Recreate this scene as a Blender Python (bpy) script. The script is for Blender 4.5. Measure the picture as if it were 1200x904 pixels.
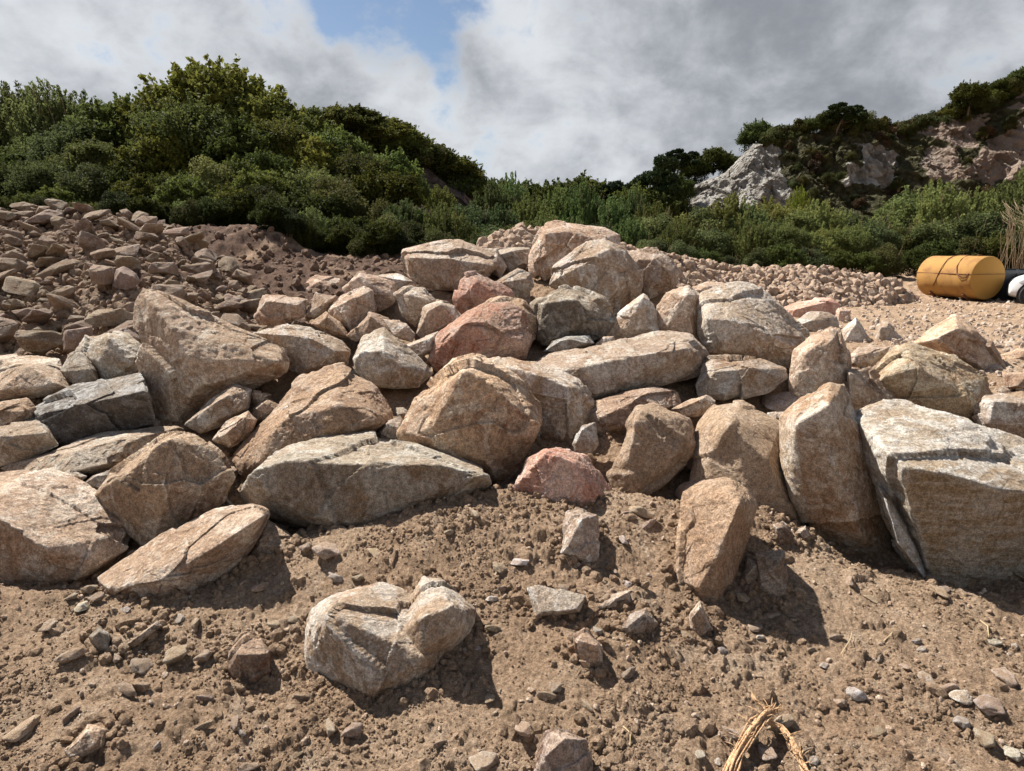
import bpy, bmesh, math, random
import numpy as np
from mathutils import Vector, Matrix

for o in list(bpy.data.objects): bpy.data.objects.remove(o)
SC = bpy.context.scene
COL = SC.collection
random.seed(7)
RNG = np.random.default_rng(11)

# ------------------------------------------------------------------ camera
F, CX, CY = 780.0, 600.0, 452.0
PITCH = math.radians(11.3)
CAMZ = 1.6
cam_data = bpy.data.cameras.new('camera')
cam_data.sensor_width = 36.0
cam_data.lens = 36.0 * F / 1200.0
cam_data.clip_start = 0.05
cam_data.clip_end = 3000
cam = bpy.data.objects.new('camera', cam_data)
cam.location = (0, 0, CAMZ)
cam.rotation_euler = (math.pi / 2 - PITCH, 0, 0)
COL.objects.link(cam)
SC.camera = cam
SC.render.resolution_x, SC.render.resolution_y = 1024, 771

# ------------------------------------------------------------------ light
SUN_EL, SUN_AZ = math.radians(51), math.radians(-50)      # azimuth from +Y towards +X
SUN_DIR = Vector((math.sin(SUN_AZ) * math.cos(SUN_EL), math.cos(SUN_AZ) * math.cos(SUN_EL), math.sin(SUN_EL)))
sl = bpy.data.lights.new('sun', 'SUN')
sl.energy = 5.0
sl.angle = math.radians(0.55)
sl.color = (1.0, 0.95, 0.87)
so = bpy.data.objects.new('sun', sl)
so.rotation_euler = (-SUN_DIR).to_track_quat('-Z', 'Y').to_euler()
so.location = SUN_DIR * 50
COL.objects.link(so)
SC.view_settings.view_transform = 'Standard'
SC.view_settings.look = 'None'
SC.view_settings.gamma = 1
SC.view_settings.use_curve_mapping = False
SC.view_settings.exposure = 1.1


def rdir(px, py):
    a = (px - CX) / F
    b = (CY - py) / F
    return (a, math.cos(PITCH) + b * math.sin(PITCH), -math.sin(PITCH) + b * math.cos(PITCH))


def P(px, py, y):
    d = rdir(px, py)
    return np.array((d[0] / d[1] * y, y, CAMZ + d[2] / d[1] * y))


# ------------------------------------------------------------------ node helper
class NT:
    def __init__(s, tree):
        s.t = tree

    def n(s, typ, ins=None, **props):
        nd = s.t.nodes.new(typ)
        for k, v in props.items():
            setattr(nd, k, v)
        for k, v in (ins or {}).items():
            sock = nd.inputs[k]
            if isinstance(v, bpy.types.NodeSocket):
                s.t.links.new(v, sock)
            else:
                sock.default_value = v
        return nd

    def math(s, op, a, b=0.0, c=0.0, clamp=False):
        nd = s.n('ShaderNodeMath', {0: a, 1: b, 2: c}, operation=op, use_clamp=clamp)
        return nd.outputs[0]

    def mix(s, f, a, b, mode='MIX'):
        def c4(v):
            return v if isinstance(v, bpy.types.NodeSocket) else (v[0], v[1], v[2], 1)
        nd = s.n('ShaderNodeMix', None, data_type='RGBA', blend_type=mode)
        for k, v in ((0, f), (6, c4(a)), (7, c4(b))):
            if isinstance(v, bpy.types.NodeSocket):
                s.t.links.new(v, nd.inputs[k])
            else:
                nd.inputs[k].default_value = v
        return nd.outputs[2]

    def noise(s, vec, scale, detail=6, rough=0.55, dist=0.0, dim='3D'):
        nd = s.n('ShaderNodeTexNoise', {'Vector': vec, 'Scale': scale, 'Detail': detail, 'Roughness': rough, 'Distortion': dist})
        return nd.outputs['Fac']

    def ramp(s, v, lo, hi, smooth=True):
        nd = s.n('ShaderNodeMapRange', {'Value': v, 'From Min': lo, 'From Max': hi}, clamp=True)
        nd.interpolation_type = 'SMOOTHSTEP' if smooth else 'LINEAR'
        return nd.outputs[0]


# ------------------------------------------------------------------ world: Nishita sky behind broken cloud
W = bpy.data.worlds.new('World')
SC.world = W
W.use_nodes = True
W.node_tree.nodes.clear()
t = NT(W.node_tree)
sky = t.n('ShaderNodeTexSky', sky_type='NISHITA', sun_disc=False, sun_elevation=SUN_EL, sun_rotation=SUN_AZ)
sky.air_density = 1.0; sky.dust_density = 0.6; sky.ozone_density = 1.5
bg1 = t.n('ShaderNodeBackground', {'Color': sky.outputs[0], 'Strength': 0.045})
tc = t.n('ShaderNodeTexCoord')
D = tc.outputs['Generated']
sep = t.n('ShaderNodeSeparateXYZ', {0: D})
zz = t.math('ADD', t.math('MAXIMUM', sep.outputs[2], 0.0), 0.62)
pv = t.n('ShaderNodeCombineXYZ', {0: t.math('DIVIDE', sep.outputs[0], zz), 1: t.math('DIVIDE', sep.outputs[1], zz), 2: 0.3}).outputs[0]


def spot(px, py, inner, outer, sx=1.0):
    d = Vector(rdir(px, py)).normalized()
    dt = t.n('ShaderNodeVectorMath', {0: D, 1: tuple(d)}, operation='DOT_PRODUCT').outputs['Value']
    return t.ramp(dt, math.cos(math.radians(outer)), math.cos(math.radians(inner)))


n_big = t.noise(pv, 2.2, 10, 0.55, 0.25)
n_mid = t.noise(pv, 6.5, 10, 0.58, 0.3)
n_fine = t.noise(pv, 19.0, 8, 0.6, 0.2)
cover = t.math('ADD', t.math('MULTIPLY', n_big, 0.35), t.math('MULTIPLY', n_mid, 0.45))
cover = t.math('ADD', cover, t.math('MULTIPLY', n_fine, 0.2))
cov = t.math('ADD', t.math('MULTIPLY', t.math('SUBTRACT', cover, .5), 1.7), 0.72)
for (px, py, i, o, w) in ((460, -15, 0, 8, .15), (535, 45, 0, 4.5, .15), (530, 85, 0, 3.5, .05), (440, -5, 0, 6, .10), (340, -10, 0, 6, .14), (200, 45, 0, 7, .07), (675, 140, 0, 8, -.14), (600, 70, 0, 5, -.06)):
    cov = t.math('SUBTRACT', cov, t.math('MULTIPLY', spot(px, py, i, o), w))
mask = t.ramp(cov, 0.42, 0.64)
# the deck breaks up overhead, where the sun comes through
mask = t.math('MULTIPLY', mask, t.math('SUBTRACT', 1.0, t.math('MULTIPLY', t.ramp(sep.outputs[2], 0.42, 0.70), .9)))
# thickness of the cloud deck: thick parts are grey, thin parts let the sun through
thick = t.math('ADD', t.math('MULTIPLY', n_big, .8), t.math('MULTIPLY', n_mid, .55))
thick = t.math('SUBTRACT', thick, .175)
for (px, py, i, o, w) in ((900, 30, 3, 24, .055), (1100, 40, 2, 20, .04), (820, 110, 2, 12, .04), (60, 90, 2, 10, .0), (280, 130, 1, 8, .02), (740, 60, 1, 8, .02),
                          (640, 80, 1, 9, .05), (170, 30, 2, 13, -.06), (400, 60, 2, 11, -.05), (690, 165, 0, 9, -.01), (735, 185, 0, 4, -.08), (600, 165, 1, 9, .05), (600, 20, 0, 5, -.08)):
    thick = t.math('ADD', thick, t.math('MULTIPLY', spot(px, py, i, o), w))
thick = t.math('ADD', thick, t.math('MULTIPLY', t.math('SUBTRACT', n_fine, .5), 0.22))
tk = t.ramp(thick, 0.33, 0.76)
cc = t.mix(tk, (0.74, 0.77, 0.81), (0.28, 0.30, 0.335))
bg2 = t.n('ShaderNodeBackground', {'Color': cc, 'Strength': 0.47})
mx = t.n('ShaderNodeMixShader', {0: mask, 1: bg1.outputs[0], 2: bg2.outputs[0]})
t.n('ShaderNodeOutputWorld', {0: mx.outputs[0]})


# ------------------------------------------------------------------ numpy noise
def _perm(seed):
    r = np.random.default_rng(seed)
    p = r.permutation(256)
    return np.concatenate([p, p, p])


_G = np.random.default_rng(5).normal(size=(256, 3))
_G /= np.linalg.norm(_G, axis=1)[:, None]


def perlin(p, seed=0):
    pm = _perm(seed)
    i = np.floor(p).astype(np.int64)
    f = p - i
    i &= 255
    u = f * f * f * (f * (f * 6 - 15) + 10)
    out = 0
    for dx in (0, 1):
        wx = u[:, 0] if dx else 1 - u[:, 0]
        for dy in (0, 1):
            wy = u[:, 1] if dy else 1 - u[:, 1]
            for dz in (0, 1):
                wz = u[:, 2] if dz else 1 - u[:, 2]
                h = pm[pm[pm[(i[:, 0] + dx) & 255] + ((i[:, 1] + dy) & 255)] + ((i[:, 2] + dz) & 255)]
                g = _G[h]
                out = out + wx * wy * wz * (g[:, 0] * (f[:, 0] - dx) + g[:, 1] * (f[:, 1] - dy) + g[:, 2] * (f[:, 2] - dz))
    return out * 1.6


def fbm(p, octv=5, seed=0, gain=.5, lac=2.03):
    a, s, o = 1.0, 0, 0
    q = p.copy()
    for k in range(octv):
        o = o + a * perlin(q, seed + k)
        s += a
        a *= gain
        q = q * lac + 3.17
    return o / s


def ridged(p, octv=4, seed=0, gain=.5):
    a, s, o = 1.0, 0, 0
    q = p.copy()
    for k in range(octv):
        o = o + a * (1 - 2 * np.abs(perlin(q, seed + k)))
        s += a
        a *= gain
        q = q * 2.1 + 5.3
    return o / s


def worley(p, seed=0, dims=3):
    rs = np.random.default_rng(seed + 99)
    T = rs.random((4096, 4))
    i = np.floor(p).astype(np.int64)
    f1 = np.full(len(p), 9.0)
    f2 = np.full(len(p), 9.0)
    idv = np.zeros(len(p))
    zr = (-1, 0, 1) if dims == 3 else (0,)
    for dx in (-1, 0, 1):
        for dy in (-1, 0, 1):
            for dz in zr:
                c = i + np.array((dx, dy, dz))
                if dims == 2:
                    c[:, 2] = 0
                h = (c[:, 0] * 73856093 ^ c[:, 1] * 19349663 ^ c[:, 2] * 83492791) & 4095
                q = c + T[h, :3]
                if dims == 2:
                    d = np.hypot(p[:, 0] - q[:, 0], p[:, 1] - q[:, 1])
                else:
                    d = np.linalg.norm(p - q, axis=1)
                m = d < f1
                f2 = np.where(m, f1, np.minimum(f2, d))
                idv = np.where(m, T[h, 3], idv)
                f1 = np.where(m, d, f1)
    return f1, f2, idv


def sstep(x, a, b):
    t_ = np.clip((x - a) / (b - a), 0, 1)
    return t_ * t_ * (3 - 2 * t_)


# ------------------------------------------------------------------ object helpers
def mesh_np(name, V, Fc, mat=None, smooth=True, attrs=None):
    V = np.asarray(V, dtype=np.float32)
    Fc = np.asarray(Fc, dtype=np.int32)
    me = bpy.data.meshes.new(name)
    nf, k = Fc.shape
    me.vertices.add(len(V))
    me.vertices.foreach_set('co', V.ravel())
    me.loops.add(nf * k)
    me.loops.foreach_set('vertex_index', Fc.ravel())
    me.polygons.add(nf)
    me.polygons.foreach_set('loop_start', np.arange(0, nf * k, k, dtype=np.int32))
    me.polygons.foreach_set('loop_total', np.full(nf, k, dtype=np.int32))
    me.polygons.foreach_set('use_smooth', np.full(nf, smooth, dtype=bool))
    for an, av in (attrs or {}).items():
        at = me.attributes.new(an, 'FLOAT', 'POINT')
        at.data.foreach_set('value', np.asarray(av, dtype=np.float32))
    me.update(calc_edges=True)
    me.validate()
    if mat:
        me.materials.append(mat)
    return me


def link(name, me, loc=(0, 0, 0), parent=None, rot=(0, 0, 0), scale=(1, 1, 1)):
    o = bpy.data.objects.new(name, me)
    o.location = loc
    o.rotation_euler = rot
    o.scale = scale
    COL.objects.link(o)
    if parent is not None:
        o.parent = parent
    return o


def tag(o, label=None, cat=None, group=None, kind=None):
    if label: o['label'] = label
    if cat: o['category'] = cat
    if group: o['group'] = group
    if kind: o['kind'] = kind
    return o


def bm_obj(name, bm, mat, parent=None, loc=(0, 0, 0), smooth=False, rot=(0, 0, 0)):
    bmesh.ops.recalc_face_normals(bm, faces=bm.faces)
    me = bpy.data.meshes.new(name)
    bm.to_mesh(me)
    bm.free()
    if mat: me.materials.append(mat)
    if smooth:
        for p in me.polygons: p.use_smooth = True
    return link(name, me, loc, parent, rot)
# ------------------------------------------------------------------ materials
def new_mat(name):
    m = bpy.data.materials.new(name)
    m.use_nodes = True
    m.node_tree.nodes.clear()
    return m, NT(m.node_tree)


def finish(t, col, rough=.9, bump=None, spec=.25, metallic=0.0):
    ins = {'Base Color': col, 'Roughness': rough, 'Specular IOR Level': spec, 'Metallic': metallic}
    if bump is not None: ins['Normal'] = bump
    b = t.n('ShaderNodeBsdfPrincipled', ins)
    t.n('ShaderNodeOutputMaterial', {0: b.outputs[0]})


def rock_mat(name, a, b, pale, stain, pale_amt=.5, stain_amt=.4, dust=.5, strata=0.0, scale=1.0, bump=1.0,
             dust_col=(.38, .28, .195)):
    m, t = new_mat(name)
    tc = t.n('ShaderNodeTexCoord')
    oi = t.n('ShaderNodeObjectInfo')
    off = t.n('ShaderNodeVectorMath', {0: (37.1, 91.7, 53.3), 3: oi.outputs['Random']}, operation='SCALE').outputs[0]
    v = t.n('ShaderNodeVectorMath', {0: tc.outputs['Object'], 1: off}, operation='ADD').outputs[0]
    v = t.n('ShaderNodeVectorMath', {0: v, 3: scale}, operation='SCALE').outputs[0]
    n1 = t.noise(v, 2.2, 5, .6, .4)
    n2 = t.noise(v, 5.0, 12, .68, .8)
    n3 = t.noise(v, 3.3, 9, .65, 1.2)
    n4 = t.noise(v, 45, 8, .7)
    n5 = t.noise(v, 150, 3, .6)
    n6 = t.noise(v, 1.1, 4, .6)
    c = t.mix(t.ramp(n1, .38, .62), a, b)
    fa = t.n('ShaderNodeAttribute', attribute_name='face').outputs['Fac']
    st = t.math('ADD', t.math('MULTIPLY', t.ramp(n3, .5, .60), stain_amt), t.math('MULTIPLY', fa, t.ramp(n2, .25, .55)), clamp=True)  # facet value deepens the stain, including shade painted on some fronts
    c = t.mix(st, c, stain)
    geo = t.n('ShaderNodeNewGeometry')
    edge = t.ramp(geo.outputs['Pointiness'], .505, .56)
    pl = t.math('ADD', t.math('ADD', t.math('MULTIPLY', t.ramp(n2, .50, .57), .75), t.math('MULTIPLY', t.ramp(t.noise(v, 17, 10, .75, .5), .54, .60), .6)), t.math('MULTIPLY', edge, t.ramp(n2, .35, .6)), clamp=True)
    pl = t.math('MULTIPLY', pl, t.ramp(n6, .22, .42))
    if strata > 0:
        mp = t.n('ShaderNodeMapping', {'Vector': v, 'Rotation': (.15, .22, .3), 'Scale': (1.2, 2.0, 16)})
        ns = t.noise(mp.outputs[0], 1.6, 8, .6, 1.0)
        pl = t.math('ADD', pl, t.math('MULTIPLY', t.ramp(ns, .46, .6), strata), clamp=True)
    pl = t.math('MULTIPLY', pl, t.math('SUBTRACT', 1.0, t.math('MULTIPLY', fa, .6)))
    c = t.mix(t.math('MULTIPLY', pl, pale_amt), c, pale)
    # soil dust that has settled on upward ledges
    sp = t.n('ShaderNodeSeparateXYZ', {0: geo.outputs['Normal']})
    up = t.ramp(sp.outputs[2], .25, .95)
    nd = t.ramp(t.noise(v, 3.0, 8, .7), .38, .6)
    c = t.mix(t.math('MULTIPLY', t.math('MULTIPLY', up, nd), dust), c, dust_col)
    # grain
    g = t.math('ADD', .70, t.math('MULTIPLY', t.ramp(n4, .36, .62), .52))
    g = t.math('MULTIPLY', g, t.math('ADD', .72, t.math('MULTIPLY', t.ramp(n5, .36, .62), .5)))
    c = t.mix(t.math('MULTIPLY', t.math('MULTIPLY', t.ramp(t.noise(v, 70, 6, .75), .58, .63), .5), pl), c, (.72, .70, .66))
    c = t.mix(1.0, c, t.n('ShaderNodeCombineColor', {0: g, 1: g, 2: g}).outputs[0], 'MULTIPLY')
    c = t.mix(1.0, c, oi.outputs['Color'], 'MULTIPLY')
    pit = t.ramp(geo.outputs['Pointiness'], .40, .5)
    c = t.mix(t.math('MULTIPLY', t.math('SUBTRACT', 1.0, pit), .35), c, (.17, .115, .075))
    h = t.math('ADD', t.math('MULTIPLY', t.noise(v, 22, 12, .76), .07), t.math('MULTIPLY', n4, .04))
    h = t.math('ADD', h, t.math('MULTIPLY', n5, .012))
    wv = t.n('ShaderNodeTexNoise', {'Vector': v, 'Scale': 3.0, 'Detail': 5.0}).outputs['Color']
    vw = t.n('ShaderNodeVectorMath', {0: v, 1: t.n('ShaderNodeVectorMath', {0: wv, 3: .35}, operation='SCALE').outputs[0]}, operation='ADD').outputs[0]
    vor = t.n('ShaderNodeTexVoronoi', {'Vector': vw, 'Scale': 2.1}, feature='DISTANCE_TO_EDGE').outputs['Distance']
    crk = t.math('MULTIPLY', t.math('SUBTRACT', 1.0, t.ramp(vor, .0, .014)), t.ramp(n1, .50, .58))
    c = t.mix(t.math('MULTIPLY', crk, .4), c, (.09, .065, .045))
    h = t.math('SUBTRACT', h, t.math('MULTIPLY', crk, .012))
    if strata > 0:
        h = t.math('ADD', h, t.math('MULTIPLY', ns, .05))
    bp = t.n('ShaderNodeBump', {'Height': h, 'Strength': min(1.0, .75 * bump), 'Distance': .6})
    finish(t, c, .92, bp.outputs[0], .2)
    return m


M = {}
TAN = (.51, .405, .325); TAN2 = (.41, .315, .25)
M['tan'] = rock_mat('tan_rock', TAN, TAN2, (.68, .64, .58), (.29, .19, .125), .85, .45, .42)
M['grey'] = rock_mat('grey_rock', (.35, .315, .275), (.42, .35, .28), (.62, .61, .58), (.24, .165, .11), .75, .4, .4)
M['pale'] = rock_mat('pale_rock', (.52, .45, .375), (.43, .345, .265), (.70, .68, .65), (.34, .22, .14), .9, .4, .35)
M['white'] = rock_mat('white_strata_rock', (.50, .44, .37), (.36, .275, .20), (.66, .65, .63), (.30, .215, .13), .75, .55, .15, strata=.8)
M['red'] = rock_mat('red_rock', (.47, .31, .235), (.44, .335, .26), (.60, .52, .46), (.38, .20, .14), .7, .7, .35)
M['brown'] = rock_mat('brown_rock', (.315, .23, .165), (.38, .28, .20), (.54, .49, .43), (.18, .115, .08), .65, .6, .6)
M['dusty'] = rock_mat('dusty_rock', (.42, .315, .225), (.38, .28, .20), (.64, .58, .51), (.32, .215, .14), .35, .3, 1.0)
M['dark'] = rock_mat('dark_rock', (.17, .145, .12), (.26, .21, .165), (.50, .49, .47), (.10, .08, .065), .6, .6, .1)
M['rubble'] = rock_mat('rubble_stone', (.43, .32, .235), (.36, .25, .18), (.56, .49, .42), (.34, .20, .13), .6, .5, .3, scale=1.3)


def soil_mat():
    m, t = new_mat('soil')
    tc = t.n('ShaderNodeTexCoord')
    v = tc.outputs['Object']
    n1 = t.noise(v, .9, 6, .6, .3)
    n2 = t.noise(v, 7, 10, .68, .3)
    n3 = t.noise(v, 60, 8, .7)
    n4 = t.noise(v, 260, 3, .6)
    c = t.mix(t.ramp(n1, .35, .65), (.345, .232, .150), (.41, .29, .195))
    c = t.mix(t.math('MULTIPLY', t.ramp(n2, .5, .68), .55), c, (.45, .35, .26))
    c = t.mix(t.math('MULTIPLY', t.ramp(n2, .5, .36), .5), c, (.19, .13, .085))
    at = t.n('ShaderNodeAttribute', attribute_name='red')
    red = t.math('MULTIPLY', at.outputs['Fac'], t.ramp(t.noise(v, .8, 5, .6), .2, .6), clamp=True)
    c = t.mix(red, c, t.mix(t.ramp(n2, .42, .58), (.075, .044, .031), (.125, .072, .048)))  # reddish earth, darkened: the trees' shadow is put into its colour
    # dark crumbs and pale grit
    c = t.mix(t.math('MULTIPLY', t.ramp(n3, .56, .68), .5), c, (.50, .40, .31))
    g = t.math('ADD', .66, t.math('MULTIPLY', t.ramp(n3, .36, .62), .5))
    g = t.math('MULTIPLY', g, t.math('ADD', .72, t.math('MULTIPLY', t.ramp(n4, .36, .62), .5)))
    c = t.mix(1.0, c, t.n('ShaderNodeCombineColor', {0: g, 1: g, 2: g}).outputs[0], 'MULTIPLY')
    # tracked-over crust far out
    h = t.math('ADD', t.math('MULTIPLY', t.noise(v, 25, 12, .8), .07), t.math('MULTIPLY', n3, .035))
    h = t.math('ADD', h, t.math('MULTIPLY', n4, .012))
    bp = t.n('ShaderNodeBump', {'Height': h, 'Strength': .9, 'Distance': .55})
    finish(t, c, .95, bp.outputs[0], .12)
    return m


M['soil'] = soil_mat()


def leaf_mat(name, dark, light, trans=.35):
    m, t = new_mat(name)
    at = t.n('ShaderNodeAttribute', attribute_name='v')
    oi = t.n('ShaderNodeObjectInfo')
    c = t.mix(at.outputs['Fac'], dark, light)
    k = t.math('ADD', .75, t.math('MULTIPLY', oi.outputs['Random'], .5))
    c = t.mix(1.0, c, t.n('ShaderNodeCombineColor', {0: k, 1: k, 2: k}).outputs[0], 'MULTIPLY')
    c = t.mix(1.0, c, oi.outputs['Color'], 'MULTIPLY')
    b = t.n('ShaderNodeBsdfPrincipled', {'Base Color': c, 'Roughness': .7, 'Specular IOR Level': .08})
    tr = t.n('ShaderNodeBsdfTranslucent', {'Color': c})
    mx = t.n('ShaderNodeMixShader', {0: trans, 1: b.outputs[0], 2: tr.outputs[0]})
    t.n('ShaderNodeOutputMaterial', {0: mx.outputs[0]})
    return m


M['leaf_dark'] = leaf_mat('dark_leaves', (.038, .050, .014), (.135, .155, .038))
M['leaf_willow'] = leaf_mat('willow_leaves', (.060, .080, .030), (.165, .19, .068), .4)
M['leaf_bush'] = leaf_mat('scrub_leaves', (.050, .062, .025), (.14, .155, .06))
M['leaf_gorse'] = leaf_mat('gorse_leaves', (.035, .045, .018), (.10, .105, .035), .25)
M['leaf_heath'] = leaf_mat('heath_leaves', (.055, .04, .026), (.13, .085, .05), .2)
M['leaf_pine'] = leaf_mat('pine_needles', (.018, .032, .014), (.05, .07, .025), .15)


def plain(name, col, rough=.8, nscale=8, var=.35, col2=None, bump=.01, spec=.3, metallic=0.0):
    m, t = new_mat(name)
    v = t.n('ShaderNodeTexCoord').outputs['Object']
    n = t.noise(v, nscale, 8, .65, .3)
    c = t.mix(t.math('MULTIPLY', t.ramp(n, .42, .7), var), col, col2 or tuple(x * .5 for x in col))
    bp = t.n('ShaderNodeBump', {'Height': t.noise(v, nscale * 4, 8, .7), 'Strength': .5, 'Distance': bump})
    finish(t, c, rough, bp.outputs[0], spec, metallic)
    return m


M['bark'] = plain('bark', (.10, .075, .055), .9, 6)
M['twig'] = plain('dry_twig', (.26, .19, .12), .9, 10)
M['yellow'] = plain('yellow_tank_paint', (.34, .18, .045), .85, 3.0, .95, (.22, .10, .035), .004, .4)
M['yellow2'] = plain('yellow_tank_end_paint', (.36, .195, .042), .85, 2.0, .4, (.44, .23, .04), .004, .4)
M['rust'] = plain('rust', (.16, .07, .035), .85, 20, .6, (.07, .035, .02))
M['steel_dark'] = plain('dark_steel', (.035, .038, .045), .6, 4, .4, (.08, .07, .065), .003, .4)
M['white_paint'] = plain('white_car_paint', (.78, .79, .80), .25, 2, .1, (.66, .66, .66), .0005, .5)
M['tyre'] = plain('tyre_rubber', (.025, .025, .026), .85, 20, .3, (.07, .06, .05))
M['alloy'] = plain('grey_alloy', (.35, .36, .37), .35, 10, .2, None, .0005, .5, .8)
M['glass'] = plain('car_glass', (.02, .025, .03), .08, 2, .1, None, .0001, .6)
M['trim'] = plain('black_trim', (.02, .02, .022), .6, 10, .2)
M['lamp'] = plain('headlight_lens', (.45, .47, .5), .12, 6, .3, (.15, .16, .17), .0005, .6)
M['redlamp'] = plain('red_lens', (.35, .02, .02), .2, 6, .1)


def wood_mat():
    m, t = new_mat('splintered_wood')
    v = t.n('ShaderNodeTexCoord').outputs['Object']
    mp = t.n('ShaderNodeMapping', {'Vector': v, 'Scale': (60, 60, 6)})
    n = t.noise(mp.outputs[0], 3, 6, .6, .5)
    c = t.mix(t.ramp(n, .35, .65), (.36, .20, .10), (.66, .45, .27))
    bp = t.n('ShaderNodeBump', {'Height': n, 'Strength': .8, 'Distance': .01})
    finish(t, c, .85, bp.outputs[0], .2)
    return m


M['wood'] = wood_mat()
M['plank'] = plain('weathered_plank', (.22, .15, .09), .9, 9, .5)
M['straw'] = plain('straw', (.55, .43, .25), .9, 9, .3)


def cliff_mat(name, a, b, c3, scrub):
    m, t = new_mat(name)
    v = t.n('ShaderNodeTexCoord').outputs['Object']
    at = t.n('ShaderNodeAttribute', attribute_name='rock')
    ap = t.n('ShaderNodeAttribute', attribute_name='pink')
    mp = t.n('ShaderNodeMapping', {'Vector': v, 'Rotation': (0, .5, 0), 'Scale': (1.6, .6, .5)})
    n1 = t.noise(mp.outputs[0], .5, 12, .7, .6)
    n2 = t.noise(v, 1.3, 10, .7, .4)
    c = t.mix(t.ramp(n1, .42, .58), a, b)
    c = t.mix(t.math('MULTIPLY', t.ramp(n2, .55, .68), .8), c, c3)
    c = t.mix(t.math('MULTIPLY', ap.outputs['Fac'], .75), c, (.25, .175, .13))
    s = t.mix(t.ramp(n2, .4, .6), scrub, tuple(x * 1.9 for x in scrub))
    n3 = t.noise(v, .45, 8, .65)
    rk = t.ramp(t.math('ADD', at.outputs['Fac'], t.math('MULTIPLY', t.math('SUBTRACT', n3, .5), 2.0)), .42, .56)
    c = t.mix(rk, s, c)
    h = t.math('ADD', t.math('MULTIPLY', n1, .7), t.math('MULTIPLY', n2, .3))
    bp = t.n('ShaderNodeBump', {'Height': h, 'Strength': 1.0, 'Distance': 1.2})
    finish(t, c, .95, bp.outputs[0], .1)
    return m


M['cliff'] = cliff_mat('cliff_rock', (.37, .35, .32), (.22, .20, .175), (.08, .07, .058), (.045, .042, .022))
M['cliff_dark'] = cliff_mat('dark_cliff_rock', (.17, .125, .10), (.11, .085, .07), (.06, .045, .035), (.03, .032, .016))
# ------------------------------------------------------------------ terrain functions (metres, camera foot at origin)
def um(px, py):
    d = rdir(px, py)
    return d[0] / d[1], d[2] / d[1]


def table(rows):
    a = np.array([um(px, py) for px, py in rows])
    return a[:, 0], a[:, 1]


CREST_U, CREST_M = table([(-300, 480), (0, 445), (100, 425), (180, 400), (300, 370), (400, 345), (500, 322), (560, 300), (620, 283), (690, 280),
                          (740, 300), (800, 325), (860, 345), (920, 375), (1000, 415), (1060, 445), (1150, 462), (1300, 470), (1600, 520)])
LP_U, LP_M = table([(-900, 262), (-300, 245), (0, 250), (50, 252), (100, 252), (150, 257), (200, 271), (230, 286), (250, 308), (285, 330), (312, 350), (335, 380)])
RR_PX = [(540, 300), (575, 282), (610, 272), (650, 276), (730, 292), (800, 306), (850, 315), (900, 318), (960, 316), (1000, 324), (1040, 330), (1070, 343), (1095, 360)]
RR_U, RR_M = table(RR_PX)
SL = 0.32


def near_pile(x, y):
    yy = np.maximum(y, .3)
    u = x / yy
    m = np.interp(u, CREST_U, CREST_M)
    y0 = 1.9 + .35 * sstep(u, .1, .6) + .15 * sstep(-u, .1, .6)
    yc = (CAMZ + SL * y0) / (SL - m)
    a = SL * (y - y0)
    a = .12 * np.logaddexp(0, a / .12)               # soft foot of the slope
    zc = SL * (yc - y0)
    return np.where(y < yc, a, np.maximum(zc - .55 * (y - yc), 0)), yc


def left_pile(x, y):
    yy = np.maximum(y, .3)
    u = x / yy
    m = np.interp(u, LP_U, LP_M)
    zc = CAMZ + m * 12.0
    z = .3 + (zc - .3) * np.clip((y - 7.2) / 4.8, 0, 1)
    z = np.where(y > 12.0, zc - .5 * (y - 12.0), z)
    w = 1 - sstep(u, -.36, -.30)
    return np.where(y < 7.2, 0, z) * w


def right_ridge(x, y):
    yy = np.maximum(y, .3)
    u = x / yy
    m = np.interp(u, RR_U, RR_M)
    yr = np.interp(u, [-.1, 0, .1, .3, .6], [12.5, 13, 14.5, 17, 18])
    zc = CAMZ + m * yr
    d = y - yr
    z = zc - np.where(d < 0, -d * .48, d * .6)
    w = sstep(u, -.10, -.04) * (1 - sstep(u, .57, .64))
    return np.maximum(z, 0) * w


def base_ground(x, y):
    yy = np.maximum(y, .3)
    u = np.clip(x / yy, -3, 3)
    z = .25 * sstep(y, 3, 8)
    L = 1 - sstep(u, -.16, -.02)
    z = z + L * (.95 * sstep(y, 8.5, 13.5) + (.2 + .7 * (1 - sstep(u, -.36, -.28))) * sstep(y, 15.2, 17.2) + 2.7 * sstep(y, 19, 33))
    z = z + (1 - L) * (.7 * sstep(y, 20, 27) + 1.5 * sstep(y, 40, 60))
    return z


def G0(x, y):                                        # surface the boulders lie on
    a, yc = near_pile(x, y)
    return np.maximum(a, base_ground(x, y))


SOIL_U, SOIL_M = table([(-300, 720), (0, 702), (120, 695), (220, 695), (300, 665), (350, 640), (430, 632), (500, 612), (600, 588), (700, 590), (790, 600), (850, 590),
                        (930, 610), (1000, 650), (1060, 660), (1150, 690), (1300, 690)])


def G(x, y):                                         # finished ground: soil sags between the boulders
    a, yc = near_pile(x, y)
    yy = np.maximum(y, .3)
    u = x / yy
    ms = np.interp(u, SOIL_U, SOIL_M)
    ys = np.clip((CAMZ + .6) / (.32 - ms), 1.5, 6)
    sink = .17 * sstep(y, ys, ys + .35)
    a = np.maximum(a - sink, 0)
    px_ = 600 + 780 * u
    md = .05 * np.exp(-((u - .09) / .13) ** 2 - ((y - 2.85) / .35) ** 2) + .06 * np.exp(-((u + .12) / .12) ** 2 - ((y - 2.9) / .35) ** 2) + .05 * np.exp(-((u - .33) / .12) ** 2 - ((y - 3.1) / .4) ** 2)
    a = a + md
    return np.maximum(np.maximum(a, base_ground(x, y)), np.maximum(left_pile(x, y) - .1, right_ridge(x, y) - .08))


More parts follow.
